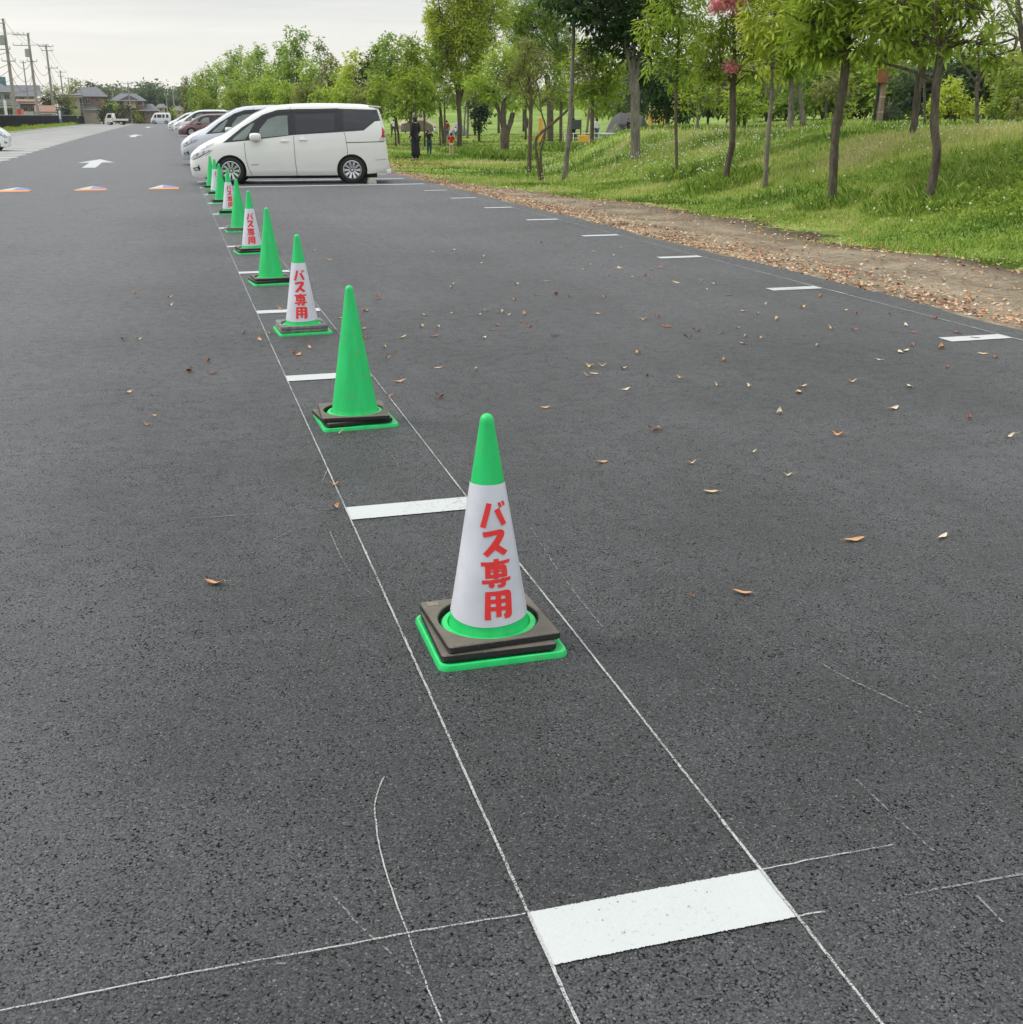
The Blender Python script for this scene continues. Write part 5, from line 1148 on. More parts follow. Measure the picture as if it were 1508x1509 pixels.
wire('w', 'upper cable from the brown house to the pole by the gabled house', v3(142, 126, 240), tips['h'][0], .8, .025)
wire('w', 'lower cable from the brown house to the pole by the gabled house', v3(140, 133, 240), tips['hm'][0], .8, .02)
wire('w', 'upper cable from the gabled house pole to the far pole by the row', tips['h'][2], tips['j'][0], 1.2, .03)
wire('w', 'lower cable from the gabled house pole to the far pole by the row', tips['hm'][0], tips['jm'][0], 1.4, .025)
wire('w', 'cable from the far pole into the trees behind the parked cars', tips['j'][2], v3(300, 128, 310), .8, .025)
# ================================================================== trees
def bark(name, a, b, sc=9):
    if name in MC: return MC[name]
    mt, nt, out = nm(name); p = N(nt, 'ShaderNodeBsdfPrincipled', inp={'Roughness': .9, 'Specular IOR Level': .2})
    tc = N(nt, 'ShaderNodeTexCoord'); mp = N(nt, 'ShaderNodeMapping'); mp.inputs['Scale'].default_value = (1, 1, .22); L(nt, tc.outputs['Object'], mp.inputs[0])
    f = noise(nt, mp.outputs[0], sc*2.4, 5, .7, .5); g = noise(nt, tc.outputs['Object'], 2.0, 4)
    r = ramp(nt, [(.34, a), (.62, b)]); L(nt, math_(nt, 'ADD', math_(nt, 'MULTIPLY', f, .7), math_(nt, 'MULTIPLY', g, .3)), r.inputs[0]); L(nt, r.outputs[0], p.inputs['Base Color'])
    bn = N(nt, 'ShaderNodeBump', inp={'Strength': 1, 'Distance': .03}); L(nt, f, bn.inputs['Height']); L(nt, bn.outputs[0], p.inputs['Normal']); L(nt, p.outputs[0], out.inputs[0])
    MC[name] = mt; return mt
BK_D = bark('dark_bark', (.040, .033, .026), (.17, .142, .112)); BK_G = bark('grey_bark', (.08, .073, .06), (.30, .275, .23)); BK_B = bark('brown_bark', (.052, .040, .028), (.20, .155, .11))
LV = {'spring': leafmat('spring_leaves', (.17, .28, .024), (.44, .58, .095)),
 'yellowgreen': leafmat('yellow_green_leaves', (.24, .36, .028), (.62, .68, .13)),
 'mid': leafmat('mid_green_leaves', (.13, .215, .022), (.37, .47, .07)),
 'dark': leafmat('dark_green_leaves', (.014, .045, .012), (.06, .13, .03)),
 'deep': leafmat('deep_evergreen_leaves', (.012, .032, .014), (.05, .09, .035)),
 'brown': leafmat('bronze_green_leaves', (.11, .135, .034), (.33, .37, .12)),
 'poplar': leafmat('poplar_leaves', (.13, .23, .035), (.34, .48, .11)),
 'pale': leafmat('pale_willow_leaves', (.12, .19, .055), (.32, .42, .15)),
 'pink': leafmat('pink_red_leaves', (.86, .22, .34), (.95, .55, .62), .0),
 'far': leafmat('hazy_far_wood_leaves', (.06, .105, .055), (.14, .20, .12))}  # 'far': bluish tint of distance haze put into the leaf colour
def leaves_np(C, ax, n, length, width, droop, jit):
    """rosettes of folded leaves around cluster points C (m,3); n leaves each"""
    m_ = len(C); T = np.repeat(C, n, 0); k = len(T)
    d = rng.normal(0, 1, (k, 3)); d[:, 2] = d[:, 2]*.6-droop; d += np.repeat(ax, n, 0)*.5; d /= np.linalg.norm(d, axis=1)[:, None]
    T = T+d*rng.uniform(0, jit, (k, 1))+rng.normal(0, jit*.35, (k, 3))
    u = np.cross(d, np.stack([rng.normal(0, .5, k), rng.normal(0, .5, k), np.ones(k)], 1)); u /= np.linalg.norm(u, axis=1)[:, None]+1e-9
    nn = np.cross(u, d)
    l = length*rng.uniform(.65, 1.2, (k, 1)); w_ = width*l
    V = np.empty((k, 4, 3)); V[:, 0] = T; V[:, 1] = T+d*l*.45+u*w_*.5-nn*l*.02; V[:, 2] = T+d*l-nn*l*.14*np.sign(nn[:, 2:3]); V[:, 3] = T+d*l*.45-u*w_*.5-nn*l*.02
    rnd = np.repeat(np.repeat(rng.random(m_), n)*.55+rng.random(k)*.45, 4)
    return V.reshape(-1, 3), rnd
def tree(label, base, trunk, blobs, leaf='spring', bk=BK_D, ls=.14, lw=.32, dens=1.0, n=8, droop=.25, group=None, name='tree', limb=True, cat='tree', twig=True, extra=None, bushy=.9):
    """base world point; trunk = list of polylines, each [(x,y,z,r)...] relative to base; blobs = [(x,y,z,rx,ry,rz,weight)] relative"""
    root = empty(name, base); tag(root, label, cat, group)
    t = MB(); main = None
    for pl in trunk:
        P = [Vector(q[:3]) for q in pl]; rr = [q[3] for q in pl]
        # smooth the polyline a little and roughen the radius
        Q, Rr = [], []
        for i in range(len(P)-1):
            for j in range(3):
                s_ = j/3; a, b, c, d = P[max(0, i-1)], P[i], P[i+1], P[min(len(P)-1, i+2)]
                Q.append(.5*((2*b)+(-a+c)*s_+(2*a-5*b+4*c-d)*s_*s_+(-a+3*b-3*c+d)*s_**3)); Rr.append((rr[i]+(rr[i+1]-rr[i])*s_)*random.uniform(.94, 1.07))
        Q.append(P[-1]); Rr.append(rr[-1]); t.tube(Q, Rr, 9)
        if main is None: main = Q; mr = rr[-1]
    CC, AX = [], []
    tops = [Vector(pl[-1][:3]) for pl in trunk]
    for (x, y, z, rx, ry, rz_, wt) in blobs:
        c = Vector((x, y, z)); src = min(tops+[main[int(len(main)*.75)]], key=lambda q: (q-c).length)
        if limb:
            mid = src.lerp(c, .5)+Vector((random.uniform(-.15, .15), random.uniform(-.15, .15), -.12*(c-src).length)); r0 = min(mr*.7, .02+.018*(c-src).length)
            t.tube([src, mid, c], [r0, r0*.7, r0*.35], 6)
        area = 4*math.pi*((rx*rz_+ry*rz_+rx*ry)/3)
        ncl = max(12, int(dens*wt*bushy*area/(ls*ls*lw*.55*n)*1.25))
        u = rng.normal(0, 1, (ncl, 3)); u /= np.linalg.norm(u, axis=1)[:, None]
        # lumpy: sub-lumps on the blob surface
        nl = max(6, int(10*wt)); lu = rng.normal(0, 1, (nl, 3)); lu /= np.linalg.norm(lu, axis=1)[:, None]
        pick = rng.integers(0, nl, ncl); uu = lu[pick]*.72+u*.42*rng.random((ncl, 1))**.5
        free = rng.random(ncl) < .30; uu[free] = u[free]*(rng.random((free.sum(), 1))**.4)*1.05
        Cw = np.array([x, y, z])+uu*np.array([rx, ry, rz_]); CC.append(Cw); AX.append(uu)
        if twig:
            for q in rng.choice(ncl, min(ncl, int(7+6*wt)), replace=False):
                e = Vector(Cw[q]); md = c.lerp(e, .5)+Vector((0, 0, -.05*(e-c).length)); t.tube([c, md, e], [r0*.35 if limb else .02, .012, .005], 4, False)
    for q in t.v and [0] or []: pass
    t.build('trunk', bk, root, smooth=True)
    if CC:
        C = np.concatenate(CC); A = np.concatenate(AX)
        V, rnd = leaves_np(C, A, n, ls, lw, droop, ls*.9)
        npmesh('crown', V, np.arange(len(V)).reshape(-1, 4), LV[leaf], rnd, root)
    if extra:
        for (nm2, lf, bl, l2) in extra:
            CC = []
            for (x, y, z, rx, ry, rz_, ncl) in bl:
                u = rng.normal(0, .5, (ncl, 3)); CC.append(np.array([x, y, z])+u*np.array([rx, ry, rz_]))
            C = np.concatenate(CC); V, rnd = leaves_np(C, np.zeros_like(C)+[0, 0, .5], 7, l2, .3, -.3, l2); npmesh(nm2, V, np.arange(len(V)).reshape(-1, 4), LV[lf], rnd, root)
    return root
def T(label, base_uv, trunks, blobs, D=None, extra=None, **k):
    """trunks / blobs measured in photo pixels at the tree's own distance; depth of each blob is its width"""
    B = at(*base_uv) if D is None else np.array(col_at(base_uv[0], D)); D = dist(B)
    if D is not None and len(base_uv) > 2: pass
    B = np.array([B[0], B[1], B[2]-.06])
    def rel(u, v): return np.array(px(u, v, D))-B
    kx, kz = D/1805, D/1908
    tr = []
    for pl in trunks:
        off = 0; out = []
        for i, (u, v, wpx) in enumerate(pl):
            p = rel(u, v) if not (i == 0 and pl is trunks[0]) else np.zeros(3); out.append((p[0], p[1], p[2], wpx*.44*kx))
        tr.append(out)
    dvec = np.array([B[0]-CX, B[1]-CY, 0]); dvec /= np.linalg.norm(dvec)
    bl = []
    def conv(b):
        u, v, ru, rv = b[:4]; wt = b[4] if len(b) > 4 else 1.0; dz = b[5] if len(b) > 5 else rng.uniform(-.5, .5)
        p = rel(u, v)+dvec*dz*ru*kx; return (p[0], p[1], p[2], ru*kx, ru*kx*.85, rv*kz, wt)
    bl = [conv(b) for b in blobs]
    ex = None
    if extra:
        ex = [(n_, lf, [(*conv(b)[:6], b[6]) for b in bb], l2) for n_, lf, bb, l2 in extra]
    return tree(label, B, tr, bl, extra=ex, **k)

# --- the slender trees along the bank
T('slender tree with a wavy trunk and low left limb, rightmost on the bank', (1369, 301),
  [[(1369, 301, 17), (1374, 270, 15), (1381, 225, 14), (1377, 185, 14), (1379, 140, 13), (1385, 85, 12), (1388, 68, 13)], [(1386, 76, 9), (1380, 45, 8), (1378, 0, 7), (1384, -40, 5)], [(1389, 72, 10), (1400, 45, 9), (1407, 0, 8), (1402, -50, 5)], [(1376, 122, 6), (1355, 108, 5), (1330, 100, 5), (1302, 93, 3)], [(1388, 74, 6), (1420, 60, 5), (1460, 66, 4), (1500, 55, 3)], [(1380, 70, 6), (1362, 50, 5), (1335, 42, 3)]],
  [(1400, -40, 90, 60, .8), (1330, 5, 55, 36, .9), (1440, 10, 45, 32, .55), (1345, 62, 42, 20, .8), (1425, 62, 34, 16, .45), (1310, 40, 38, 26, .9), (1390, -120, 150, 80, .8), (1465, 82, 16, 12, .5), (1395, 30, 35, 25, .5)], leaf='mid', ls=.18, lw=.29, dens=.82, n=7, droop=.5, twig=True)
T('slender tree with an S shaped dark trunk and a dense low crown', (1226, 301),
  [[(1226, 301, 16), (1228, 262, 15), (1230, 215, 14), (1233, 180, 15), (1241, 140, 14), (1247, 90, 13), (1249, 62, 12)], [(1249, 70, 7), (1235, 40, 6), (1215, 20, 4)], [(1249, 66, 8), (1256, 30, 7), (1262, -20, 5)], [(1252, 78, 6), (1285, 72, 5), (1312, 84, 3)], [(1246, 82, 5), (1212, 82, 4), (1185, 84, 3)]],
  [(1240, -10, 80, 52, 1), (1200, 35, 55, 34, 1), (1285, 42, 48, 34, 1), (1190, 72, 36, 20, .9), (1262, 74, 44, 16, .8), (1225, 62, 30, 18, .9), (1240, -110, 140, 80, .8), (1300, 78, 26, 14, .7), (1270, 10, 50, 30, 1)], leaf='spring', ls=.19, lw=.27, dens=.95, n=8, droop=.45)
T('thin grey stemmed young tree between the S shaped tree and the tree with pink leaves', (1128, 276),
  [[(1128, 276, 9), (1130, 235, 8), (1133, 190, 8), (1137, 150, 7), (1139, 100, 7), (1142, 50, 6), (1143, -10, 4)], [(1136, 150, 4), (1125, 120, 3), (1108, 96, 2)], [(1137, 158, 3), (1146, 135, 3), (1160, 118, 2)]],
  [(1140, 20, 46, 40, .9), (1120, 58, 34, 24, .7), (1165, 50, 30, 26, .8), (1150, -60, 90, 60, .8), (1130, 95, 22, 14, .35)], leaf='yellowgreen', bk=BK_G, ls=.18, lw=.28, dens=.9, n=7, droop=.5)
T('slender dark tree with pink red leaf sprays among its green crown', (1069, 272),
  [[(1069, 272, 13), (1072, 245, 11), (1079, 215, 10), (1080, 170, 10), (1080, 128, 11)], [(1080, 132, 7), (1073, 105, 5), (1062, 88, 4), (1060, 50, 3)], [(1080, 130, 8), (1083, 100, 7), (1082, 50, 5), (1080, 0, 4)], [(1076, 118, 3), (1050, 118, 3), (1036, 116, 2)], [(1082, 118, 4), (1092, 98, 3), (1100, 70, 2)]],
  [(1062, 60, 42, 34, 1), (1095, 70, 36, 28, .8), (1045, 100, 30, 16, .7), (1080, 30, 44, 24, .9), (1075, -50, 100, 55, .8), (1105, 105, 22, 12, .6), (1058, 112, 26, 10, .5)], leaf='mid', ls=.17, lw=.26, dens=.85, n=8, droop=.5,
  extra=[('pink_sprays', 'pink', [(1072, 11, 14, 4.5, 1, -4.6, 230), (1088, 8, 7, 4, 1, -4.6, 90), (1058, 16, 8, 2.5, 1, -4.6, 70)], .085), ('pink_tuft', 'pink', [(1078, 103, 7, 4, 1, -3.5, 40), (1086, 30, 4, 3, 1, -5, 16)], .08)])
T('very thin sapling with a straight mottled stem and drooping bright leaves', (998, 263),
  [[(998, 263, 5.5), (997, 220, 5.5), (996, 170, 5.5), (997, 120, 5), (1000, 70, 4), (1003, 0, 3)], [(997, 130, 2.5), (985, 112, 2), (972, 100, 1.5)]],
  [(985, 55, 26, 26, .9), (1015, 70, 26, 24, .9), (970, 92, 22, 16, .8), (1020, 108, 26, 14, .7), (998, 15, 40, 30, .9), (960, 45, 20, 20, .8), (1030, 40, 24, 30, .9), (1000, -50, 70, 45, .8), (990, 118, 18, 10, .6)], leaf='spring', bk=BK_B, ls=.17, lw=.25, dens=.95, n=8, droop=.6)
T('big zelkova with a thick straight grey trunk and a very dark spreading crown', (937, 236),
  [[(937, 236, 19), (937, 220, 16), (936, 180, 15), (936, 140, 15), (933, 110, 17)], [(934, 122, 10), (927, 85, 9), (918, 45, 7), (905, 10, 5)], [(937, 120, 10), (944, 85, 8), (955, 50, 6), (965, 10, 5)], [(934, 115, 8), (934, 60, 7), (936, 0, 5)]],
  [(905, 35, 50, 30, 1), (860, 12, 44, 20, 1), (950, 30, 48, 36, 1), (888, 66, 32, 14, .9), (962, 75, 26, 16, .9), (905, -50, 130, 50, 1), (935, 70, 26, 20, .8), (985, 20, 26, 40, .8), (830, -5, 34, 14, .9), (910, 15, 60, 30, 1)], leaf='dark', bk=BK_G, ls=.19, lw=.38, dens=1.15, n=8, droop=.4)
T('slim bare grey stem with a few side branches left of the big zelkova', (832, 264),
  [[(832, 264, 10), (836, 225, 9), (840, 180, 8), (843, 120, 7), (845, 60, 6), (847, 0, 5), (848, -60, 4)], [(842, 138, 2.5), (822, 130, 2), (806, 120, 2), (798, 100, 1.5), (792, 78, 1)], [(843, 118, 2.5), (856, 106, 2), (872, 96, 1.5)], [(844, 98, 2.5), (860, 84, 2), (878, 68, 1)], [(843, 150, 2), (870, 132, 1.5), (888, 128, 1)]],
  [(868, 112, 18, 14, .25), (800, 85, 16, 16, .2), (848, -40, 60, 30, .5), (865, 75, 16, 12, .25)], leaf='brown', bk=BK_G, ls=.10, lw=.4, dens=.4, n=6, limb=False)
T('crooked leafless multi stemmed shrub with one branch leaning right', (797, 266),
  [[(797, 266, 6), (793, 240, 5), (789, 209, 5), (797, 196, 5), (812, 184, 5), (828, 170, 4), (838, 161, 3)], [(799, 264, 6), (797, 225, 4), (803, 200, 3), (804, 185, 3), (798, 165, 2.5), (795, 140, 2), (791, 118, 1.5)], [(798, 166, 2), (790, 155, 1.5), (780, 140, 1)], [(795, 215, 2.5), (803, 195, 2), (812, 178, 1.5)]],
  [(788, 120, 22, 24, .16), (800, 150, 12, 12, .10)], leaf='brown', bk=BK_B, ls=.09, lw=.4, dens=.4, n=6, limb=False, cat='shrub', name='shrub')
T('small dull green olive like tree with a straight narrow trunk left of the crooked shrub', (780, 257),
  [[(780, 257, 8), (781, 215, 7), (782, 180, 7), (783, 150, 6), (781, 120, 5)], [(782, 165, 3), (772, 140, 2.5), (762, 112, 2)], [(783, 160, 3), (794, 130, 2)]],
  [(770, 108, 32, 28, .7), (790, 88, 28, 26, .6), (752, 120, 22, 20, .6), (775, 75, 24, 18, .5), (778, 135, 26, 14, .5)], leaf='brown', bk=BK_B, ls=.10, lw=.36, dens=.9, n=8, droop=.2)
T('stout forked tree with one limb sawn off and a bright green crown', (743, 233),
  [[(743, 233, 19), (744, 218, 15), (744, 198, 15), (743, 182, 9), (742, 166, 8), (743, 148, 7)], [(742, 188, 8), (737, 168, 7), (731, 153, 6), (725, 142, 4)], [(746, 204, 8), (749, 192, 8), (753, 179, 9), (756, 166, 8)]],
  [(708, 124, 24, 13, .9), (735, 106, 34, 22, 1), (755, 126, 26, 16, .9), (724, 138, 18, 9, .8), (760, 158, 8, 4, .4), (745, 85, 30, 18, .9), (770, 108, 20, 18, .8)], leaf='spring', bk=BK_D, ls=.16, lw=.38, dens=1.3, n=8)
T('tree with a thick grey trunk and a tall light green crown behind the crooked shrub', (811, 209),
  [[(811, 209, 12), (811, 190, 11), (811, 165, 11), (810, 140, 10), (806, 110, 9)], [(808, 150, 6), (820, 120, 5), (828, 90, 3)]],
  [(785, 40, 40, 36, 1), (815, 60, 36, 40, 1), (770, 70, 30, 28, 1), (800, 100, 34, 24, .8), (830, 100, 24, 34, .8), (790, 5, 44, 34, 1), (760, 20, 34, 30, 1), (800, -40, 70, 40, 1), (845, 60, 20, 40, .7)], leaf='spring', bk=BK_D, ls=.20, lw=.4, dens=1.1, n=8)
T('tall dense camphor like tree with a domed yellow green crown next to the sky', (677, 216),
  [[(677, 216, 10), (678, 190, 8), (677, 165, 8), (676, 140, 8), (678, 110, 8)], [(677, 150, 5), (670, 120, 4), (662, 95, 3)], [(678, 150, 5), (686, 120, 4), (695, 90, 3)]],
  [(655, 20, 30, 28, 1.2), (690, 35, 40, 32, 1.2), (655, 60, 28, 24, 1.2), (685, 82, 38, 24, 1.2), (655, 98, 26, 18, 1.1), (715, 60, 30, 28, 1), (725, 15, 34, 30, 1), (680, -10, 44, 32, 1.2), (645, -10, 20, 20, 1), (675, 118, 28, 14, 1), (700, 105, 28, 18, .9), (690, -60, 60, 40, 1), (740, -20, 40, 30, .9), (670, 40, 40, 40, 1), (690, 60, 36, 36, 1)], leaf='yellowgreen', bk=BK_D, ls=.20, lw=.45, dens=1.15, n=9, droop=.1)
T('loose leafed tree hanging low over the thin stakes left of the camphor like tree', (657, 212),
  [[(657, 212, 3), (656, 180, 3), (655, 150, 3)], [(654, 214, 5), (651, 180, 5), (648, 150, 4)]],
  [(650, 148, 30, 16, .9), (632, 140, 20, 16, .8), (668, 140, 22, 14, .8), (648, 128, 26, 14, .9)], leaf='mid', bk=BK_B, ls=.16, lw=.35, dens=.7, n=7, droop=.5)
T('spreading fine leafed tree behind the rear of the minivan, leaning over the bench', (588, 212),
  [[(588, 212, 4.5), (587, 195, 4), (584, 175, 4), (588, 155, 4)], [(585, 180, 3), (578, 165, 2.5), (572, 150, 2)]],
  [(568, 132, 22, 18, 1), (590, 122, 28, 20, 1), (575, 150, 22, 12, 1), (558, 148, 16, 16, .9), (600, 142, 20, 14, .9), (585, 108, 18, 12, .8)], leaf='mid', bk=BK_B, ls=.15, lw=.3, dens=.75, n=8, group=None)
T('small tree whose trunk stands directly beside the woman in black', (607, 211),
  [[(607, 211, 5), (606, 190, 5), (604, 170, 4), (608, 150, 4)], [(604, 175, 3), (612, 158, 2)]],
  [(620, 128, 24, 18, .9), (612, 146, 22, 10, .9), (632, 118, 18, 16, .8), (605, 115, 20, 14, .9)], leaf='spring', bk=BK_B, ls=.15, lw=.3, dens=.7, n=8)
T('slim grey trunked tree standing before the grey tent', (689, 204),
  [[(689, 204, 4), (690, 180, 4), (690, 150, 3.5)], [(684, 200, 3), (685, 175, 3), (688, 150, 2.5)]],
  [(690, 136, 22, 14, .8), (702, 124, 18, 14, .8)], leaf='brown', bk=BK_G, ls=.14, lw=.35, dens=.7, n=7)
T('dark rounded evergreen bush on the lawn right of the grey tent', (706, 0), [[(706, 192, 5), (706, 175, 4), (706, 165, 3)]],
  [(706, 172, 15, 17, 1.2), (700, 160, 14, 13, 1), (716, 160, 12, 13, 1), (708, 184, 10, 8, 1)], D=88, leaf='deep', ls=.24, lw=.5, dens=1.0, n=8, name='bush', cat='bush')
def stake(u, v, v1, w, label):
    P = at(u, v); D = dist(P); b = MB(); q = np.array(px(u-1, v1, D)); b.tube([(P[0], P[1], P[2]-.05), tuple(q)], w*.5*D/1805, 7); tag(b.build('tree_stake', M_wood), label, 'stake')
stake(649, 216, 172, 2.6, 'dark thin stake between the child in black and the child in red')
stake(655.8, 219, 168, 2.6, 'thin reddish stake just left of the child in red')
stake(577.5, 203, 182, 2.2, 'short thin stake beside the rear of the minivan')
# --- trees further back in the park
def back(label, u, D, vb, wtr, blobs, leaf, bk=BK_D, ls=.2, dens=.75, twin=None, **k):
    tr = [[(u, vb, wtr), (u, vb-25, wtr*.85), (u+1, min(vb-40, blobs[0][1]+blobs[0][3]*.4), wtr*.6)]]
    if twin: tr.append([(u+twin, vb, wtr), (u+twin*.8, vb-30, wtr*.8), (u+twin*.6, vb-60, wtr*.6)])
    T(label, (u, vb), tr, blobs, D=D, leaf=leaf, bk=bk, ls=ls, lw=k.pop('lw', .45), dens=dens, n=8, **k)
back('green leafy tree behind the notice board', 873, 44, 203, 8, [(880, 115, 34, 28), (905, 95, 26, 24), (858, 95, 26, 26), (895, 135, 28, 18), (860, 130, 24, 16), (880, 75, 30, 22)], 'mid', BK_B, .19, 1.1)
T('slender forked tree right in front of the low yellow panel', (863, 207), [[(863, 207, 5), (866, 185, 4), (868, 165, 4), (870, 140, 3)], [(867, 176, 3), (874, 160, 2), (882, 148, 1.5)]], [(870, 130, 24, 16, .5), (888, 120, 22, 18, .5)], leaf='mid', bk=BK_G, ls=.13, lw=.4, dens=.6, n=7)
back('distant lone tree standing on the lawn slope', 827, 75, 192, 6, [(827, 140, 18, 16), (835, 125, 16, 14), (818, 130, 14, 12)], 'mid', BK_D, .22, .6)
back('small yellowish tree half way up the far lawn', 775, 95, 186, 4, [(768, 152, 12, 8), (780, 144, 14, 8)], 'spring', BK_D, .24, .6)
back('dark broad tree behind the yellow play frame', 984, 50, 196, 9, [(990, 128, 34, 26), (965, 120, 26, 24), (1015, 140, 26, 20), (985, 155, 30, 16), (1010, 165, 24, 14), (950, 100, 24, 22), (1030, 120, 20, 24)], 'dark', BK_D, .24, 1.2)
back('young tree with a pale trunk in front of the dark broad tree', 1029, 40, 186, 5, [(1028, 130, 26, 18), (1015, 150, 20, 14), (1040, 145, 18, 12)], 'mid', BK_G, .15, .6)
back('layered bright maple between the pink leafed tree and the thin grey tree', 1098, 42, 188, 6, [(1095, 140, 26, 10), (1080, 155, 26, 7), (1112, 156, 24, 8), (1095, 168, 30, 5), (1100, 128, 20, 10)], 'spring', BK_D, .13, .75, twin=-10)
back('twin trunked park tree with limbs spreading over the lawn', 1166, 36, 184, 11, [(1165, 45, 50, 30), (1200, 70, 34, 18), (1140, 75, 30, 20), (1180, 92, 44, 14), (1215, 40, 40, 30), (1185, -20, 90, 40)], 'mid', BK_G, .19, 1.1, twin=18)
back('dark trunk tree with rusty tinted lower leaves behind the S shaped tree', 1218, 60, 178, 5, [(1225, 120, 30, 16), (1205, 135, 22, 12), (1245, 135, 24, 12)], 'brown', BK_D, .2, .8)
T('dark leaning tree behind the tree at the right end of the bank', (1344, 199),
  [[(1344, 199, 12), (1348, 180, 11), (1351, 150, 11), (1354, 120, 10), (1359, 90, 9)], [(1353, 135, 7), (1362, 105, 6), (1368, 70, 5)]],
  [(1360, 40, 50, 30, .9), (1335, 70, 34, 18, .7), (1385, 60, 34, 20, .7), (1360, -20, 90, 40, .8)], leaf='spring', bk=BK_D, ls=.19, lw=.32, dens=.95, n=8, droop=.4)
T('small three forked tree on the crest before the street lamp', (1441, 186),
  [[(1441, 186, 7), (1440, 165, 6), (1440, 140, 6), (1441, 120, 6)], [(1440, 122, 4), (1428, 106, 3.5), (1420, 92, 3), (1415, 75, 2)], [(1441, 122, 4), (1443, 95, 4), (1441, 70, 3)], [(1442, 122, 4), (1456, 106, 3.5), (1466, 92, 3), (1476, 80, 2)]],
  [(1415, 62, 26, 16, .4), (1445, 45, 34, 22, .35), (1475, 68, 22, 14, .4), (1436, 88, 16, 7, .3), (1470, 20, 50, 26, .3)], leaf='mid', bk=BK_D, ls=.16, lw=.35, dens=.55, n=7, droop=.4)
T('thin dark sapling between the two trees at the right end of the bank', (1363, 184), [[(1363, 184, 4), (1363, 150, 4), (1362, 110, 3), (1362, 70, 2)]], [(1362, 80, 20, 16, .5)], leaf='spring', bk=BK_D, ls=.15, lw=.3, dens=.5, n=7)
T('half bare tree leaning in from the right edge of the picture', (1530, 190), [[(1530, 190, 14), (1524, 120, 12), (1510, 70, 10), (1503, 30, 8), (1498, -20, 6)], [(1506, 40, 5), (1490, 15, 4), (1480, -10, 3)], [(1508, 62, 4), (1485, 48, 3), (1462, 52, 2)]],
  [(1500, 10, 36, 26, .22), (1475, 35, 26, 16, .2), (1510, 60, 20, 24, .22), (1495, -50, 60, 30, .3)], leaf='mid', bk=BK_D, ls=.14, lw=.35, dens=.6, n=7)
back('rounded bright yellow green shrub tree behind the bank crest', 1402, 48, 184, 4, [(1400, 145, 26, 18), (1382, 158, 18, 14), (1420, 158, 20, 14), (1405, 125, 18, 12), (1432, 165, 16, 10)], 'yellowgreen', BK_D, .17, .8, twin=6)
back('dark layered maple at the right edge behind the street lamp', 1490, 52, 182, 5, [(1490, 125, 30, 12), (1500, 145, 34, 10), (1475, 158, 26, 9), (1505, 168, 30, 9), (1485, 110, 22, 9)], 'mid', BK_D, .17, .8)
back('brownish rounded bush at the far right edge', 1500, 46, 184, 3, [(1502, 160, 16, 13)], 'brown', BK_D, .12, .9)
back('low dark bush at the foot of the brown concrete post', 1310, 55, 182, 3, [(1312, 168, 16, 10), (1298, 172, 10, 7)], 'deep', BK_D, .14, .9)
back('light sapling thicket left of the brown concrete post', 1242, 34, 186, 3, [(1250, 165, 18, 12, .5), (1236, 172, 12, 9, .4)], 'spring', BK_B, .12, .5)
# --- wall of trees closing the park
i = 0
kinds = ['mid', 'far', 'poplar', 'dark', 'mid', 'brown', 'spring']
desc = {'mid': 'mid green', 'far': 'bluish green', 'poplar': 'fresh green', 'dark': 'dark green', 'brown': 'olive brown', 'spring': 'bright green'}
wall = [(700, 120, 118), (735, 135, 128), (772, 150, 132), (808, 140, 126), (845, 150, 130), (880, 120, 118), (912, 112, 112), (946, 120, 108), (978, 105, 100), (1012, 112, 98), (1044, 96, 92), (1072, 104, 98), (1100, 92, 92), (1130, 100, 94), (1158, 88, 88), (1186, 96, 96), (1212, 84, 96), (1240, 92, 92), (1268, 84, 92), (1296, 92, 96), (1322, 82, 94), (1350, 90, 90), (1378, 80, 94), (1408, 88, 90), (1436, 80, 92), (1464, 88, 88), (1494, 80, 94), (1524, 86, 90)]
for (u, D, vt) in wall:
    kd = kinds[i % len(kinds)] if u > 900 else ['mid', 'poplar', 'spring'][i % 3]; vb = 183 if u > 900 else 165
    vt -= 22 if u > 900 else 8; h_ = vb-vt; r = h_*.46
    back('%s tree in the wall of trees closing the park, %s' % (desc[kd], 'at column %s' % '' if False else ['left part', 'beside a gap', 'middle part', 'right part'][min(3, int((u-690)/210))]), u, D, vb, 4.5,
         [(u+rng.uniform(-4, 4), vt+r*.8, r*.9, r*.75), (u-r*.5, vt+h_*.42, r*.8, r*.55), (u+r*.5, vt+h_*.46, r*.8, r*.55), (u, vt+h_*.66, r*.9, r*.36, .8), (u+r*.9, vt+h_*.7, r*.7, r*.3, .8), (u-r*.9, vt+h_*.7, r*.7, r*.3, .8)], kd, BK_D, .46, .85, twig=False, group='trees closing the far side of the park'); i += 1
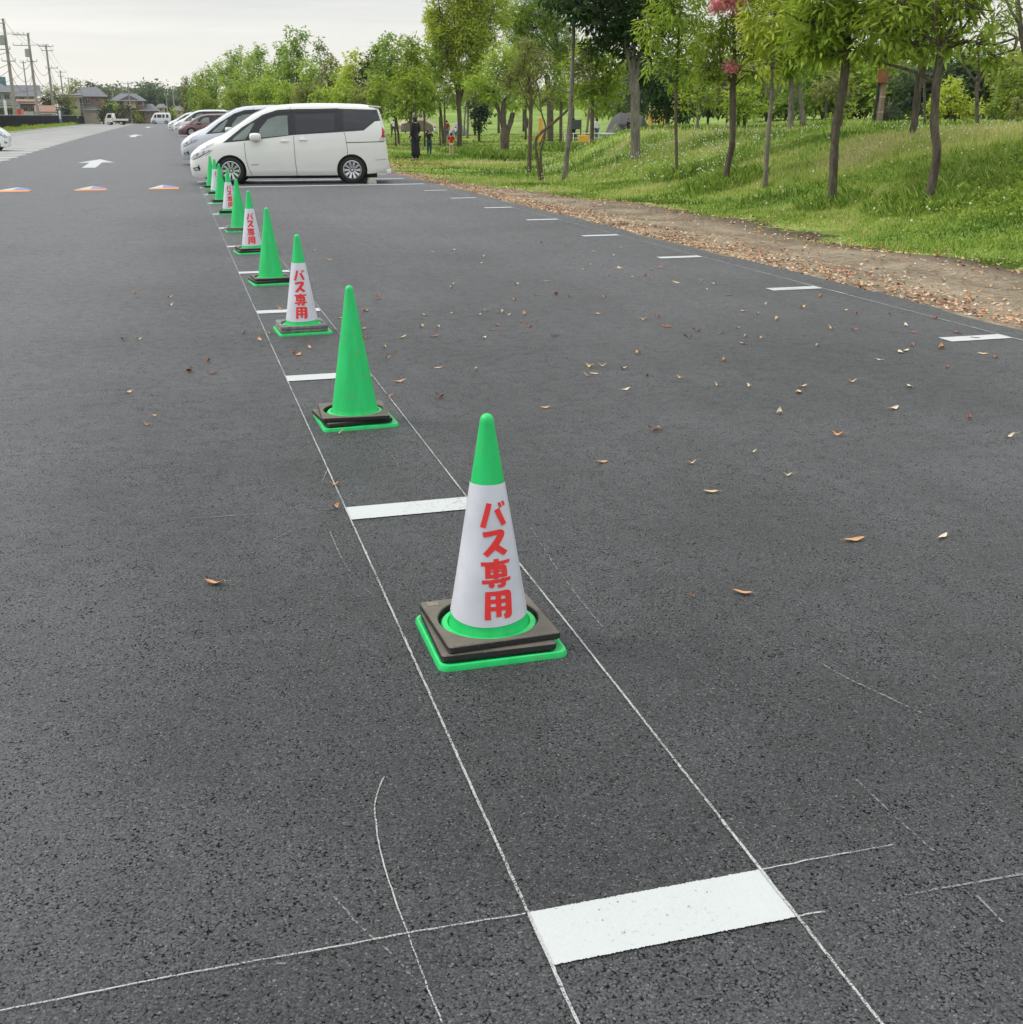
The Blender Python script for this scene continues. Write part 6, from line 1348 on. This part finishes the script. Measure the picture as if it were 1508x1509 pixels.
# --- long row of trees beyond the parked cars
row = [(276, 165, 120, 9, 'brown'), (288, 158, 108, 11, 'poplar'), (303, 150, 100, 12, 'mid'), (318, 142, 96, 13, 'poplar'), (334, 135, 84, 14, 'spring'), (350, 128, 72, 15, 'poplar'), (366, 122, 78, 15, 'spring'), (383, 116, 68, 14, 'poplar'), (400, 110, 92, 16, 'spring'), (418, 104, 62, 14, 'poplar'), (437, 98, 42, 19, 'poplar'), (458, 94, 88, 18, 'spring'), (474, 90, 60, 14, 'pale'), (490, 86, 86, 18, 'brown'), (507, 82, 100, 18, 'spring'), (524, 80, 74, 20, 'yellowgreen'), (545, 76, 78, 20, 'deep'), (562, 74, 62, 18, 'poplar'), (582, 72, 52, 22, 'poplar'), (606, 70, 48, 22, 'mid'), (625, 74, 66, 20, 'spring')]
dn = {'brown': 'bronze green', 'poplar': 'fresh green poplar like', 'mid': 'mid green', 'spring': 'bright green', 'pale': 'thin pale half bare', 'yellowgreen': 'yellow green', 'deep': 'very dark evergreen'}
for q, (u, D, vt, r, kd) in enumerate(row):
    vb = 178; h_ = vb-vt; bl = []
    nb = max(3, int(h_/16))
    for j in range(nb):
        t = j/(nb-1) if nb > 1 else 0; rr = r*(.38+.75*math.sin(math.pi*(.12+.75*t))) if kd in ('poplar', 'pale') else r*(.7+.4*math.sin(math.pi*(.2+.6*t)))
        bl.append((u+rng.uniform(-.3, .3)*r, vt+rr*.7+t*(h_-rr*1.2-8), rr, h_/nb*.72, 1.0 if kd != 'pale' else .3))
        bl.append((u+rng.uniform(-.8, .8)*r, vt+rr*.9+t*(h_-rr*1.2-8), rr*.62, h_/nb*.5, .9 if kd != 'pale' else .3))
    where = ['behind the far white cars', 'behind the white minivan', 'above the maroon hatchback', 'above the silver blue minivan', 'above the bonnet of the pearl minivan', 'above the front door of the pearl minivan', 'above the rear door of the pearl minivan', 'above the rear window of the pearl minivan', 'behind the pearl minivan tail'][min(8, int((u-260)/38))]
    T('%s tree %s' % (dn[kd], where)+(', taller one' if q % 2 else ''), (u, vb), [[(u, vb, 3.2), (u, vb-h_*.35, 2.4), (u+1, vt+h_*.3, 1.2)]], bl, D=D, leaf=kd, bk=BK_G if kd == 'pale' else BK_D, ls=.30 if D > 90 else .24, lw=.5, dens=.75, n=8, twig=False, group='row of trees beyond the parked cars')
for q, (u, D, vt, rr, kd, wh) in enumerate([(300, 128, 140, 14, 'mid', 'over the white roofs'), (352, 112, 128, 18, 'mid', 'left of the middle'), (392, 98, 122, 20, 'spring', 'over the silver roof'), (425, 92, 128, 20, 'spring', 'right of it'), (452, 86, 125, 18, 'brown', 'olive one'), (482, 74, 132, 20, 'spring', 'over the front door'), (510, 70, 128, 18, 'spring', 'over the rear door'), (538, 68, 126, 16, 'brown', 'dull one'), (560, 64, 120, 20, 'mid', 'by the rear window'), (612, 66, 112, 24, 'mid', 'beyond the bench')]):
    T('low spreading tree filling in under the tall row, '+wh, (u, 178), [[(u, 178, 3), (u, 165, 2.5), (u, vt+8, 1.5)]], [(u, vt+6, rr, 13), (u-rr*.6, vt+16, rr*.7, 11), (u+rr*.6, vt+15, rr*.7, 11), (u, vt+27, rr*.9, 10)], D=D, leaf=kd, ls=.24, lw=.45, dens=.8, n=8, twig=False, group='low trees under the tall row')
# --- left side greenery
def bush(label, u, D, bl, leaf, ls=.32, cat='bush', **k):
    T(label, (u, 178), [[(u, 178, 3), (u, 172, 2), (u, bl[0][1], 1.2)]], bl, D=D, leaf=leaf, ls=ls, lw=.5, dens=.8, n=8, twig=False, name='bush' if cat == 'bush' else 'tree', cat=cat, **k)
bush('broad olive green tree behind the third pole', 75, 222, [(72, 142, 12, 12), (90, 137, 14, 13), (80, 155, 16, 12), (100, 150, 12, 14), (64, 152, 9, 10), (95, 165, 12, 10)], 'brown', .45, 'tree')
bush('dark lower bush right of the third pole', 99, 210, [(98, 158, 9, 10), (92, 168, 9, 8)], 'deep', .4)
bush('round topped tree behind the fourth and fifth poles', 112, 300, [(112, 130, 13, 11), (104, 136, 9, 9), (122, 138, 7, 8), (112, 146, 14, 10)], 'brown', .55, 'tree')
bush('dark conifer behind the ridge of the brown clad house', 134, 290, [(135, 126, 6, 6), (130, 124, 4, 4), (139, 130, 5, 4), (134, 134, 8, 5)], 'deep', .5, 'tree')
bush('pale green shrub at the corner of the stucco block', 110, 215, [(109, 168, 6, 9), (106, 174, 5, 5)], 'spring', .35)
bush('dark hedge bush between the two big houses', 152, 222, [(151, 162, 9, 7), (160, 160, 8, 8), (147, 168, 6, 5)], 'deep', .4)
bush('large dark shrub behind the small truck bed', 184, 222, [(183, 162, 10, 8), (176, 168, 8, 7), (190, 168, 6, 7)], 'deep', .4)
bush('light green garden tree between the two big houses', 163, 232, [(163, 155, 7, 6), (171, 158, 6, 6)], 'spring', .4, 'tree')
bush('reedy yellow green bush at the end of the lane', 206, 245, [(203, 169, 8, 6), (212, 171, 7, 5), (197, 173, 5, 4)], 'yellowgreen', .35)
bush('low olive thicket left of the far van', 217, 250, [(218, 173, 7, 4), (224, 174, 5, 3)], 'brown', .3)
bush('bright green bush right of the far van', 254, 255, [(254, 166, 6, 8), (249, 171, 4, 5), (261, 170, 5, 6)], 'spring', .4)
bush('rounded tree behind the cream gabled house', 181, 320, [(180, 138, 8, 5), (186, 141, 7, 5)], 'far', .6, 'tree')
# far wood as one mass
VV, RR = [], []
for k in range(230):
    u = rng.uniform(150, 300); D = rng.uniform(360, 430); P = col_at(u, D); top = rng.uniform(5.5, 9.5)+1.2*math.sin(u*.09)
    n_ = 55; C = np.array(P)+np.stack([rng.normal(0, 2.2, n_), rng.normal(0, 2.2, n_), top*rng.random(n_)**.6], 1)
    V, rnd = leaves_np(C, np.zeros_like(C), 5, .95, .7, .1, .8); VV.append(V); RR.append(rnd)
V = np.concatenate(VV); tag(npmesh('distant_wood', V, np.arange(len(V)).reshape(-1, 4), LV['far'], np.concatenate(RR)), 'bluish green wood closing the view beyond the houses', 'wood', kind='stuff')
# weeds along the fence foot
n_ = 5000; Y = 50+rng.random(n_)**1.3*150; C = np.stack([-15.1+rng.normal(0, .25, n_)+.2, Y, zg(Y)+.06+rng.random(n_)*.28*(.4+.6*np.sin(Y*.2)**2)], 1)
V, rnd = leaves_np(C, np.zeros_like(C), 4, .22, .4, -.4, .1); tag(npmesh('verge_weeds', V, np.arange(len(V)).reshape(-1, 4), LV['spring'], rnd), 'low green weeds along the foot of the net fence', 'weeds', kind='stuff')

# ================================================================== grass
def fbm(x, y, s):
    return (np.sin(x*s*1.3+1.7*np.sin(y*s*.8))+np.sin(y*s*1.1-1.3*np.sin(x*s*.9+2))+.6*np.sin((x+y)*s*2.3+1)+.4*np.sin((x-y)*s*4.1))/3
def grass(name, label, n, rf, az0, az1, hfn, mt, wd=.006, tilt=.35, dfn=None):
    r = rf(rng.random(n)); az = np.radians(rng.uniform(az0, az1, n)); X = CX+r*np.sin(az); Y = CY+r*np.cos(az)
    f = 8.05-1.95*sm((Y-17)/13); e = X-f+.5*fbm(X, Y, 1.1)+.3*fbm(X, Y, 3.3)
    keep = (e > rng.normal(0, .10, n)+.05)
    if dfn is not None: keep &= rng.random(n) < dfn(X, Y)
    X, Y, r, e = X[keep], Y[keep], r[keep], e[keep]; k = len(X)
    h = hfn(X, Y, e)*rng.uniform(.5, 1.25, k); w_ = wd*(1+r/14)*rng.uniform(.7, 1.4, k); th = rng.uniform(0, 6.28, k); Z = terr(X, Y)-.01
    tx = rng.normal(0, tilt, k)*h; ty = rng.normal(0, tilt, k)*h; V = np.empty((k, 3, 3))
    V[:, 0] = np.stack([X-np.cos(th)*w_, Y-np.sin(th)*w_, Z], 1); V[:, 1] = np.stack([X+np.cos(th)*w_, Y+np.sin(th)*w_, Z], 1); V[:, 2] = np.stack([X+tx, Y+ty, Z+h], 1)
    tone = np.clip(.5+.40*fbm(X, Y, .45)+.24*fbm(X+9, Y, 1.9)+rng.normal(0, .13, k), 0, 1)
    return tag(npmesh(name, V.reshape(-1, 3), np.arange(3*k).reshape(-1, 3), mt, np.repeat(tone, 3)), label, 'grass', kind='stuff')
def gmat():
    mt, nt, out = nm('grass_blades'); a = N(nt, 'ShaderNodeAttribute', attribute_name='rnd')
    r = ramp(nt, [(.10, (.055, .12, .014)), (.34, (.15, .26, .032)), (.50, (.28, .40, .06)), (.68, (.46, .50, .14)), (.86, (.62, .55, .28))]); L(nt, a.outputs['Fac'], r.inputs[0])
    p = N(nt, 'ShaderNodeBsdfPrincipled', inp={'Roughness': .6, 'Specular IOR Level': .25}); L(nt, r.outputs[0], p.inputs['Base Color'])
    t = N(nt, 'ShaderNodeBsdfTranslucent'); L(nt, r.outputs[0], t.inputs[0]); mx = N(nt, 'ShaderNodeMixShader'); mx.inputs[0].default_value = .35
    L(nt, p.outputs[0], mx.inputs[1]); L(nt, t.outputs[0], mx.inputs[2]); L(nt, mx.outputs[0], out.inputs[0]); return mt
GM = gmat()
hshort = lambda X, Y, e: .035+.03*sm(e/3)+.02*np.clip(fbm(X, Y, .9), 0, 1)
htall = lambda X, Y, e: .07+.085*sm((e-1.2)/3.5)+.05*np.clip(fbm(X, Y, .7), 0, 1)
grass('short_grass', 'short turf on the lower bank and the meadow edge', 300000, lambda q: 10*np.power(3.6, q), 6, 48, hshort, GM, .005, .5)
grass('long_grass', 'longer meadow grass on the bank and around the trunks', 190000, lambda q: 12*np.power(5.0, q), 6, 48, htall, GM, .0042, .28, lambda X, Y: .25+.75*sm(fbm(X, Y, .5)+.45))
grass('far_meadow_grass', 'meadow grass further back in the park', 90000, lambda q: 40*np.power(3.2, q), 7, 48, lambda X, Y, e: .09+.07*np.clip(fbm(X, Y, .3), 0, 1), GM, .010, .35)
# tufts and shrubs around trunks
def tuft(uv, rad, n_, h_, name='grass_tuft', label='', wd=.010, tilt=.35):
    P = at(*uv); a = rng.uniform(0, 6.28, n_); q = rad*rng.random(n_)**.7; X = P[0]+q*np.cos(a); Y = P[1]+q*np.sin(a); Z = terr(X, Y)-.01
    h = h_*rng.uniform(.4, 1.2, n_); th = rng.uniform(0, 6.28, n_); V = np.empty((n_, 4, 3)); tx = rng.normal(0, tilt, n_)*h; ty = rng.normal(0, tilt, n_)*h
    V[:, 0] = np.stack([X-np.cos(th)*wd, Y-np.sin(th)*wd, Z], 1); V[:, 1] = np.stack([X+np.cos(th)*wd, Y+np.sin(th)*wd, Z], 1)
    V[:, 2] = np.stack([X+tx*.4+np.cos(th)*wd*.6, Y+ty*.4+np.sin(th)*wd*.6, Z+h*.65], 1); V[:, 3] = np.stack([X+tx, Y+ty, Z+h], 1)
    tone = np.clip(rng.normal(.38, .13, n_), 0, 1); return tag(npmesh(name, V.reshape(-1, 3), np.arange(4*n_).reshape(-1, 4), GM, np.repeat(tone, 4)), label, 'grass', kind='stuff')
tuft((1372, 300), 1.0, 1500, .20, label='tall weedy tuft around the rightmost trunk on the bank', wd=.004)
tuft((742, 238), 1.5, 2600, .42, label='dark shrubby growth around the stout forked tree', wd=.03)
tuft((690, 226), 1.6, 1600, .35, label='green growth at the foot of the camphor like tree', wd=.02)
tuft((823, 222), 1.6, 1500, .45, label='dark shrubby growth beside the bare grey stem', wd=.03)
tuft((1070, 272), .8, 1000, .24, wd=.004, label='grass tuft around the tree with pink leaves')
tuft((1227, 301), .6, 800, .18, wd=.004, label='grass tuft around the S shaped trunk')
tuft((998, 262), .6, 700, .26, wd=.004, label='grass tuft around the thin sapling')
# clover patch at the right
def clover(n_):
    X = 13.3+rng.normal(0, 1.5, n_); Y = 11.8+rng.normal(0, 1.3, n_); C = np.stack([X, Y, terr(X, Y)+.04+.10*rng.random(n_)], 1)
    V, rnd = leaves_np(C, np.zeros_like(C)+[0, 0, .4], 3, .05, .8, -.1, .03); return tag(npmesh('clover_patch', V, np.arange(len(V)).reshape(-1, 4), LV['mid'], rnd), 'dark clover growing on the bank at the right', 'clover', kind='stuff')
clover(9000)
# dandelion clocks
M_clock = mat('seedhead_fluff', (.72, .72, .66), .9, var=.1)
tmp = MB(); tmp.ball((0, 0, 0), 1, sub=1); BV = np.array(tmp.v); BF = np.array(tmp.f)
def clocks(n, cen, sx, sy, hmin, hmax):
    X = cen[0]+rng.normal(0, sx, n); Y = cen[1]+rng.normal(0, sy, n); ok = X > 8.6-1.9*sm((Y-17)/13); X, Y = X[ok], Y[ok]; Z = terr(X, Y)+rng.uniform(hmin, hmax, len(X)); return np.stack([X, Y, Z], 1)
a = at(900, 235); b = at(1010, 225); c = at(850, 225); d = at(1030, 245); e = at(1450, 195); g = at(1200, 195); h2 = at(1300, 240); i2 = at(1400, 310)
C = np.concatenate([clocks(220, a, 1.6, 3.0, .12, .24), clocks(260, b, 1.2, 3.2, .14, .26), clocks(120, c, 1.2, 2.5, .12, .22), clocks(150, d, 1.0, 1.6, .12, .24), clocks(120, e, 2.2, 1.6, .12, .22), clocks(70, g, 3.0, 3.0, .12, .2), clocks(24, h2, 3.0, 3.0, .08, .16), clocks(14, i2, 1.6, 1.6, .12, .25)])
sc_ = rng.uniform(.009, .019, len(C)); V = (C[:, None, :]+BV[None]*sc_[:, None, None]).reshape(-1, 3); Fc = (BF[None]+(np.arange(len(C))*len(BV))[:, None, None]).reshape(-1, 3)
tag(npmesh('dandelion_seedheads', V, Fc, M_clock, smooth=True), 'white dandelion seed heads dotted over the bank', 'dandelions', kind='stuff')
th = .0025; S_ = np.zeros((len(C), 4, 3)); zt = terr(C[:, 0], C[:, 1])
for k, (dx, top) in enumerate(((-th, 0), (th, 0), (th, 1), (-th, 1))): S_[:, k, 0] = C[:, 0]+dx; S_[:, k, 1] = C[:, 1]; S_[:, k, 2] = C[:, 2] if top else zt
tag(npmesh('dandelion_stems', S_.reshape(-1, 3), np.arange(4*len(C)).reshape(-1, 4), GM, np.full(4*len(C), .6)), 'thin stalks under the dandelion seed heads', 'dandelions', kind='stuff')
for pr_ in (protoL, protoP, protoW): pass
bpy.context.view_layer.update()

# ================================================================== air
hb = MB(); hb.box((0, 200, 6.5), (1100, 1300, 16.5)); hz_, nt, out = nm('haze')
pv_ = N(nt, 'ShaderNodeVolumePrincipled', inp={'Color': (.93, .95, 1.0, 1), 'Density': .00016, 'Anisotropy': .3}); L(nt, pv_.outputs[0], out.inputs['Volume'])
tag(hb.build('haze', hz_), 'thin bright haze in the air', 'haze', kind='stuff')
